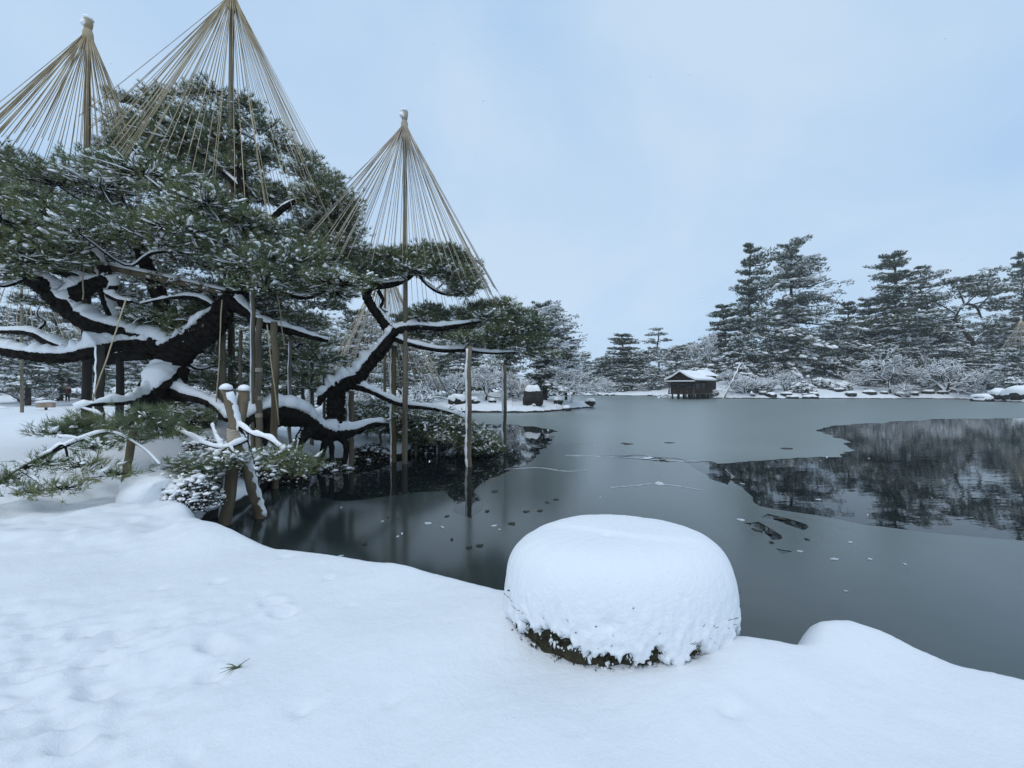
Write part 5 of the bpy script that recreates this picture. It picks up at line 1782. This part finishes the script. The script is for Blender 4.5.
# snowy low shrubs on the far slope
for i, (px, Y, rx, rz, lb) in enumerate(((760, 72, 2.4, 1.6, 'rounded frosted shrub at the water below the left tallest pine'), (800, 73, 2.6, 1.5, 'frosted shrub at the water below the right tallest conifer'), (822, 75, 2.4, 1.5, 'wide frosted shrub on the open slope right of the tallest conifer'),
                                         (840, 73, 2.0, 1.2, 'low frosted shrub on the open slope left of the leaning bare tree'), (866, 76, 2.2, 1.5, 'frosted shrub behind the leaning bare tree'), (925, 73, 2.2, 1.5, 'frosted shrub between the two-stemmed tree and the white bushy tree'),
                                         (968, 72, 2.4, 1.4, 'clipped frosted shrub right of the white bushy tree'), (1000, 66, 2.4, 1.6, 'frosted shrub behind the middle snow mound'), (665, 74, 2.0, 1.6, 'snow-clotted dark shrub at the left foot of the pavilion'),
                                         (708, 72.5, 1.8, 1.2, 'snowy shrub at the right foot of the pavilion'), (782, 79, 2.6, 1.8, 'frosted shrub under the curved white limbs'), (745, 78, 2.6, 2.0, 'tall frosted shrub behind the leaning white trunk'))):
    x = (px - 512) / F * Y
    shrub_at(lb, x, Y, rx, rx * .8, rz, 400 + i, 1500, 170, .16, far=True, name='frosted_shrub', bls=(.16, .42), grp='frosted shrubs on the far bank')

# ------------------------------------------------------------------ visitor, notice boxes
px_, Yp = 67.5, 42.0
xg = (px_ - 512) / F * Yp
zg = gz(xg, Yp)
pr = thing('person', 'tiny far person in a dark red coat standing on the snow at the left', 'person', (xg, Yp, zg), .4)
jn = [(0, 0, .95), (0, 0, 1.15), (0, 0, 1.42), (0, -.01, 1.52), (0, -.02, 1.63), (0, -.02, 1.74),
      (.19, 0, 1.40), (.25, .02, 1.14), (.24, -.08, .90), (.24, -.11, .80), (-.19, 0, 1.40), (-.25, .02, 1.14), (-.22, -.10, .92), (-.21, -.14, .82),
      (.10, 0, .88), (.11, -.02, .50), (.12, .02, .08), (.13, -.12, .03), (-.10, 0, .88), (-.11, .02, .50), (-.12, .05, .08), (-.13, -.08, .03)]
rd = [.155, .15, .17, .065, .10, .085, .075, .055, .042, .04, .075, .055, .042, .04, .10, .075, .055, .04, .10, .075, .055, .04]
eg = [(0, 1), (1, 2), (2, 3), (3, 4), (4, 5), (2, 6), (6, 7), (7, 8), (8, 9), (2, 10), (10, 11), (11, 12), (12, 13), (0, 14), (14, 15), (15, 16), (16, 17), (0, 18), (18, 19), (19, 20), (20, 21)]


def body_mesh(nm, js, rds, egs, m, par):
    me = bpy.data.meshes.new(nm)
    me.from_pydata(js, egs, [])
    b2 = bmesh.new()
    b2.from_mesh(me)
    lay = b2.verts.layers.skin.verify()
    b2.verts.ensure_lookup_table()
    for i, q in enumerate(rds):
        b2.verts[i][lay].radius = (q, q * .8)
        b2.verts[i][lay].use_root = i == 0
    b2.to_mesh(me)
    b2.free()
    o = bpy.data.objects.new(nm, me)
    COL.objects.link(o)
    md = o.modifiers.new('skin', 'SKIN')
    md.use_smooth_shade = True
    sb = o.modifiers.new('smooth', 'SUBSURF')
    sb.levels = sb.render_levels = 1
    me.materials.append(m)
    o.parent = par
    return o


body_mesh('body', jn, rd, eg, M['skin'], pr)
body_mesh('coat', [(0, 0, .74), (0, 0, .98), (0, 0, 1.2), (0, 0, 1.45), (.2, 0, 1.40), (.26, .02, 1.14), (.245, -.08, .92), (-.2, 0, 1.40), (-.26, .02, 1.14), (-.225, -.10, .94)],
          [.21, .205, .19, .13, .10, .085, .065, .10, .085, .065], [(0, 1), (1, 2), (2, 3), (3, 4), (4, 5), (5, 6), (3, 7), (7, 8), (8, 9)], M['coat'], pr)
body_mesh('trousers', [(0, 0, .92), (.10, 0, .84), (.11, -.02, .50), (.12, .02, .12), (-.10, 0, .84), (-.11, .02, .50), (-.12, .05, .12)], [.13, .115, .09, .075, .115, .09, .075],
          [(0, 1), (1, 2), (2, 3), (0, 4), (4, 5), (5, 6)], M['trousers'], pr)
hm = MB()
blobs(hm, [[0, .015, 1.70]], [[.108, .105, .095]], np.random.default_rng(1), 2, .06, flat=.7)
hm.build('hair', M['hair'], pr)

for (px, py, Y, sx, sz, lb) in ((46, 405, 28, .5, .34, 'small pale notice box on a post with snow on top'), (2, 413, 27, .32, .55, 'pinkish board at the very left edge of the photo')):
    x = (px - 512) / F * Y
    z0 = gz(x, Y)
    zc = CH - (py - HZ) / F * Y
    nb = thing('notice_box', lb, 'notice board', (x, Y, z0), .1)
    part('post', 'wood_dark', nb, (-.05, .05, -.05, .05, -.3, zc - z0 - sz / 2 - .003))
    part('panel', 'paper', nb, (-sx, sx, -.12, .12, zc - z0 - sz / 2, zc - z0 + sz / 2))
    sm = MB()
    blobs(sm, [[0, 0, zc - z0 + sz / 2 + .01]], [[sx * 1.08, .17, .16]], np.random.default_rng(3), 3, .1, flat=.05)
    sm.build('snow_cap', M['snow'], nb)

# ------------------------------------------------------------------ ice chips, frozen litter
ri = np.random.default_rng(19)


def chip(name, label, px, py, s_, m, grp, thick=.008):
    x, y = W(px, py)
    n = 9
    a = np.sort(ri.random(n) * 6.28)
    rd_ = s_ * ri.uniform(.45, 1.1, n)
    p = np.stack([np.cos(a) * rd_ * 1.35, np.sin(a) * rd_, np.zeros(n)], 1)
    b = MB()
    t_ = p.copy()
    t_[:, 2] = thick * (0.6 + .8 * ri.random(n))
    vs_ = np.concatenate([p, t_, [[0, 0, thick * 1.3]]])
    i = np.arange(n)
    j = (i + 1) % n
    b.add(vs_, np.stack([i + n, j + n, np.full(n, 2 * n)], 1), np.stack([i, j, j + n, i + n], 1))
    o = b.build(name, M[m], None, smooth=False)
    o.location = (x, y, .0065)
    o.rotation_euler = (0, 0, ri.random() * 6)
    return tag(o, label, 'ice' if 'ice' in name else 'leaf litter', grp)


for (px, py, s_) in ((428, 524, .09), (398, 537, .05), (442, 528, .07), (494, 526, .07), (500, 530, .05), (340, 557, .06), (382, 522, .05), (648, 458, .35), (600, 498, .05), (660, 484, .22), (742, 484, .08),
                     (905, 565, .03), (850, 543, .06), (846, 592, .03), (818, 500, .10), (870, 560, .04), (800, 552, .05), (740, 520, .1), (835, 560, .08)):
    chip('ice_chip', 'thin pale chip of ice frozen onto the grey pond ice', px, py, s_ * .6, 'ice_bit', 'pale ice chips on the pond')
for (px, py, s_) in ((495, 492, .11), (487, 512, .08), (512, 524, .10), (527, 512, .09), (540, 511, .09), (447, 517, .07), (470, 548, .10), (480, 546, .08), (452, 540, .05), (388, 518, .05), (365, 545, .05), (548, 503, .08), (556, 500, .07),
                     (666, 461, .30), (768, 534, .1), (757, 531, .12), (780, 519, .14), (772, 543, .07), (788, 449, .35), (807, 540, .05), (628, 444, .4), (670, 443, .3)):
    chip('leaf_litter', 'dark scrap of leaf litter caught on the grey pond ice', px, py, s_ * .6, 'litter', 'dark scraps on the pond ice', .012)

# ------------------------------------------------------------------ snow haze in the air
hzm = bpy.data.materials.new('snow_haze')
hzm.use_nodes = True
ht_ = hzm.node_tree
ht_.nodes.remove(ht_.nodes['Principled BSDF'])
pv = ht_.nodes.new('ShaderNodeVolumePrincipled')
pv.inputs['Color'].default_value = (0.98, 0.99, 1.0, 1)
pv.inputs['Density'].default_value = 0.0005
pv.inputs['Anisotropy'].default_value = 0.0
ht_.links.new(pv.outputs['Volume'], ht_.nodes['Material Output'].inputs['Volume'])
hb_ = MB()
box(hb_, -275, 275, -75, 275, -2.2, 42)
tag(hb_.build('haze', hzm, None, smooth=False), 'faint snowy haze over the pond', None, None, 'stuff')

# refrozen crack across the ice
rc = np.random.default_rng(8)
for k, pl in enumerate(([(566, 455.5), (600, 457), (640, 458.5), (672, 461), (702, 462)], [(505, 470), (540, 468), (566, 472), (590, 471)], [(610, 488), (650, 484), (700, 489)])):
    w_ = np.array([W(*q) for q in pl])
    c = curve(np.concatenate([w_, np.zeros((len(w_), 1))], 1), 40)
    c[:, :2] += np.cumsum(rc.normal(size=(40, 2)), 0) * .012
    c[:, 2] = .010
    cb2 = MB()
    sweep(cb2, c, rc.uniform(.008, .05, 40) * (1.6 if k == 0 else .8), .004, 6)
    cb2.build('frozen_crack', M['ice_bit'], ice_o)

# snowflakes in the air
sf = MB()
n = 260
Ys = ri.uniform(2.5, 14, n)
pxs, pys = ri.uniform(-60, 1084, n), ri.uniform(30, 700, n)
q = np.array([P(a, b, c) for a, b, c in zip(pxs, pys, Ys)])
q = q[q[:, 2] > .9]
blobs(sf, q, np.array([.0065, .0065, .010]) * ri.uniform(.4, 1.0, (len(q), 1)), ri, 1, .5, flat=1)
tag(sf.build('falling_snow', M['snow'], None), 'scattered snowflakes drifting in the air', None, None, 'stuff')
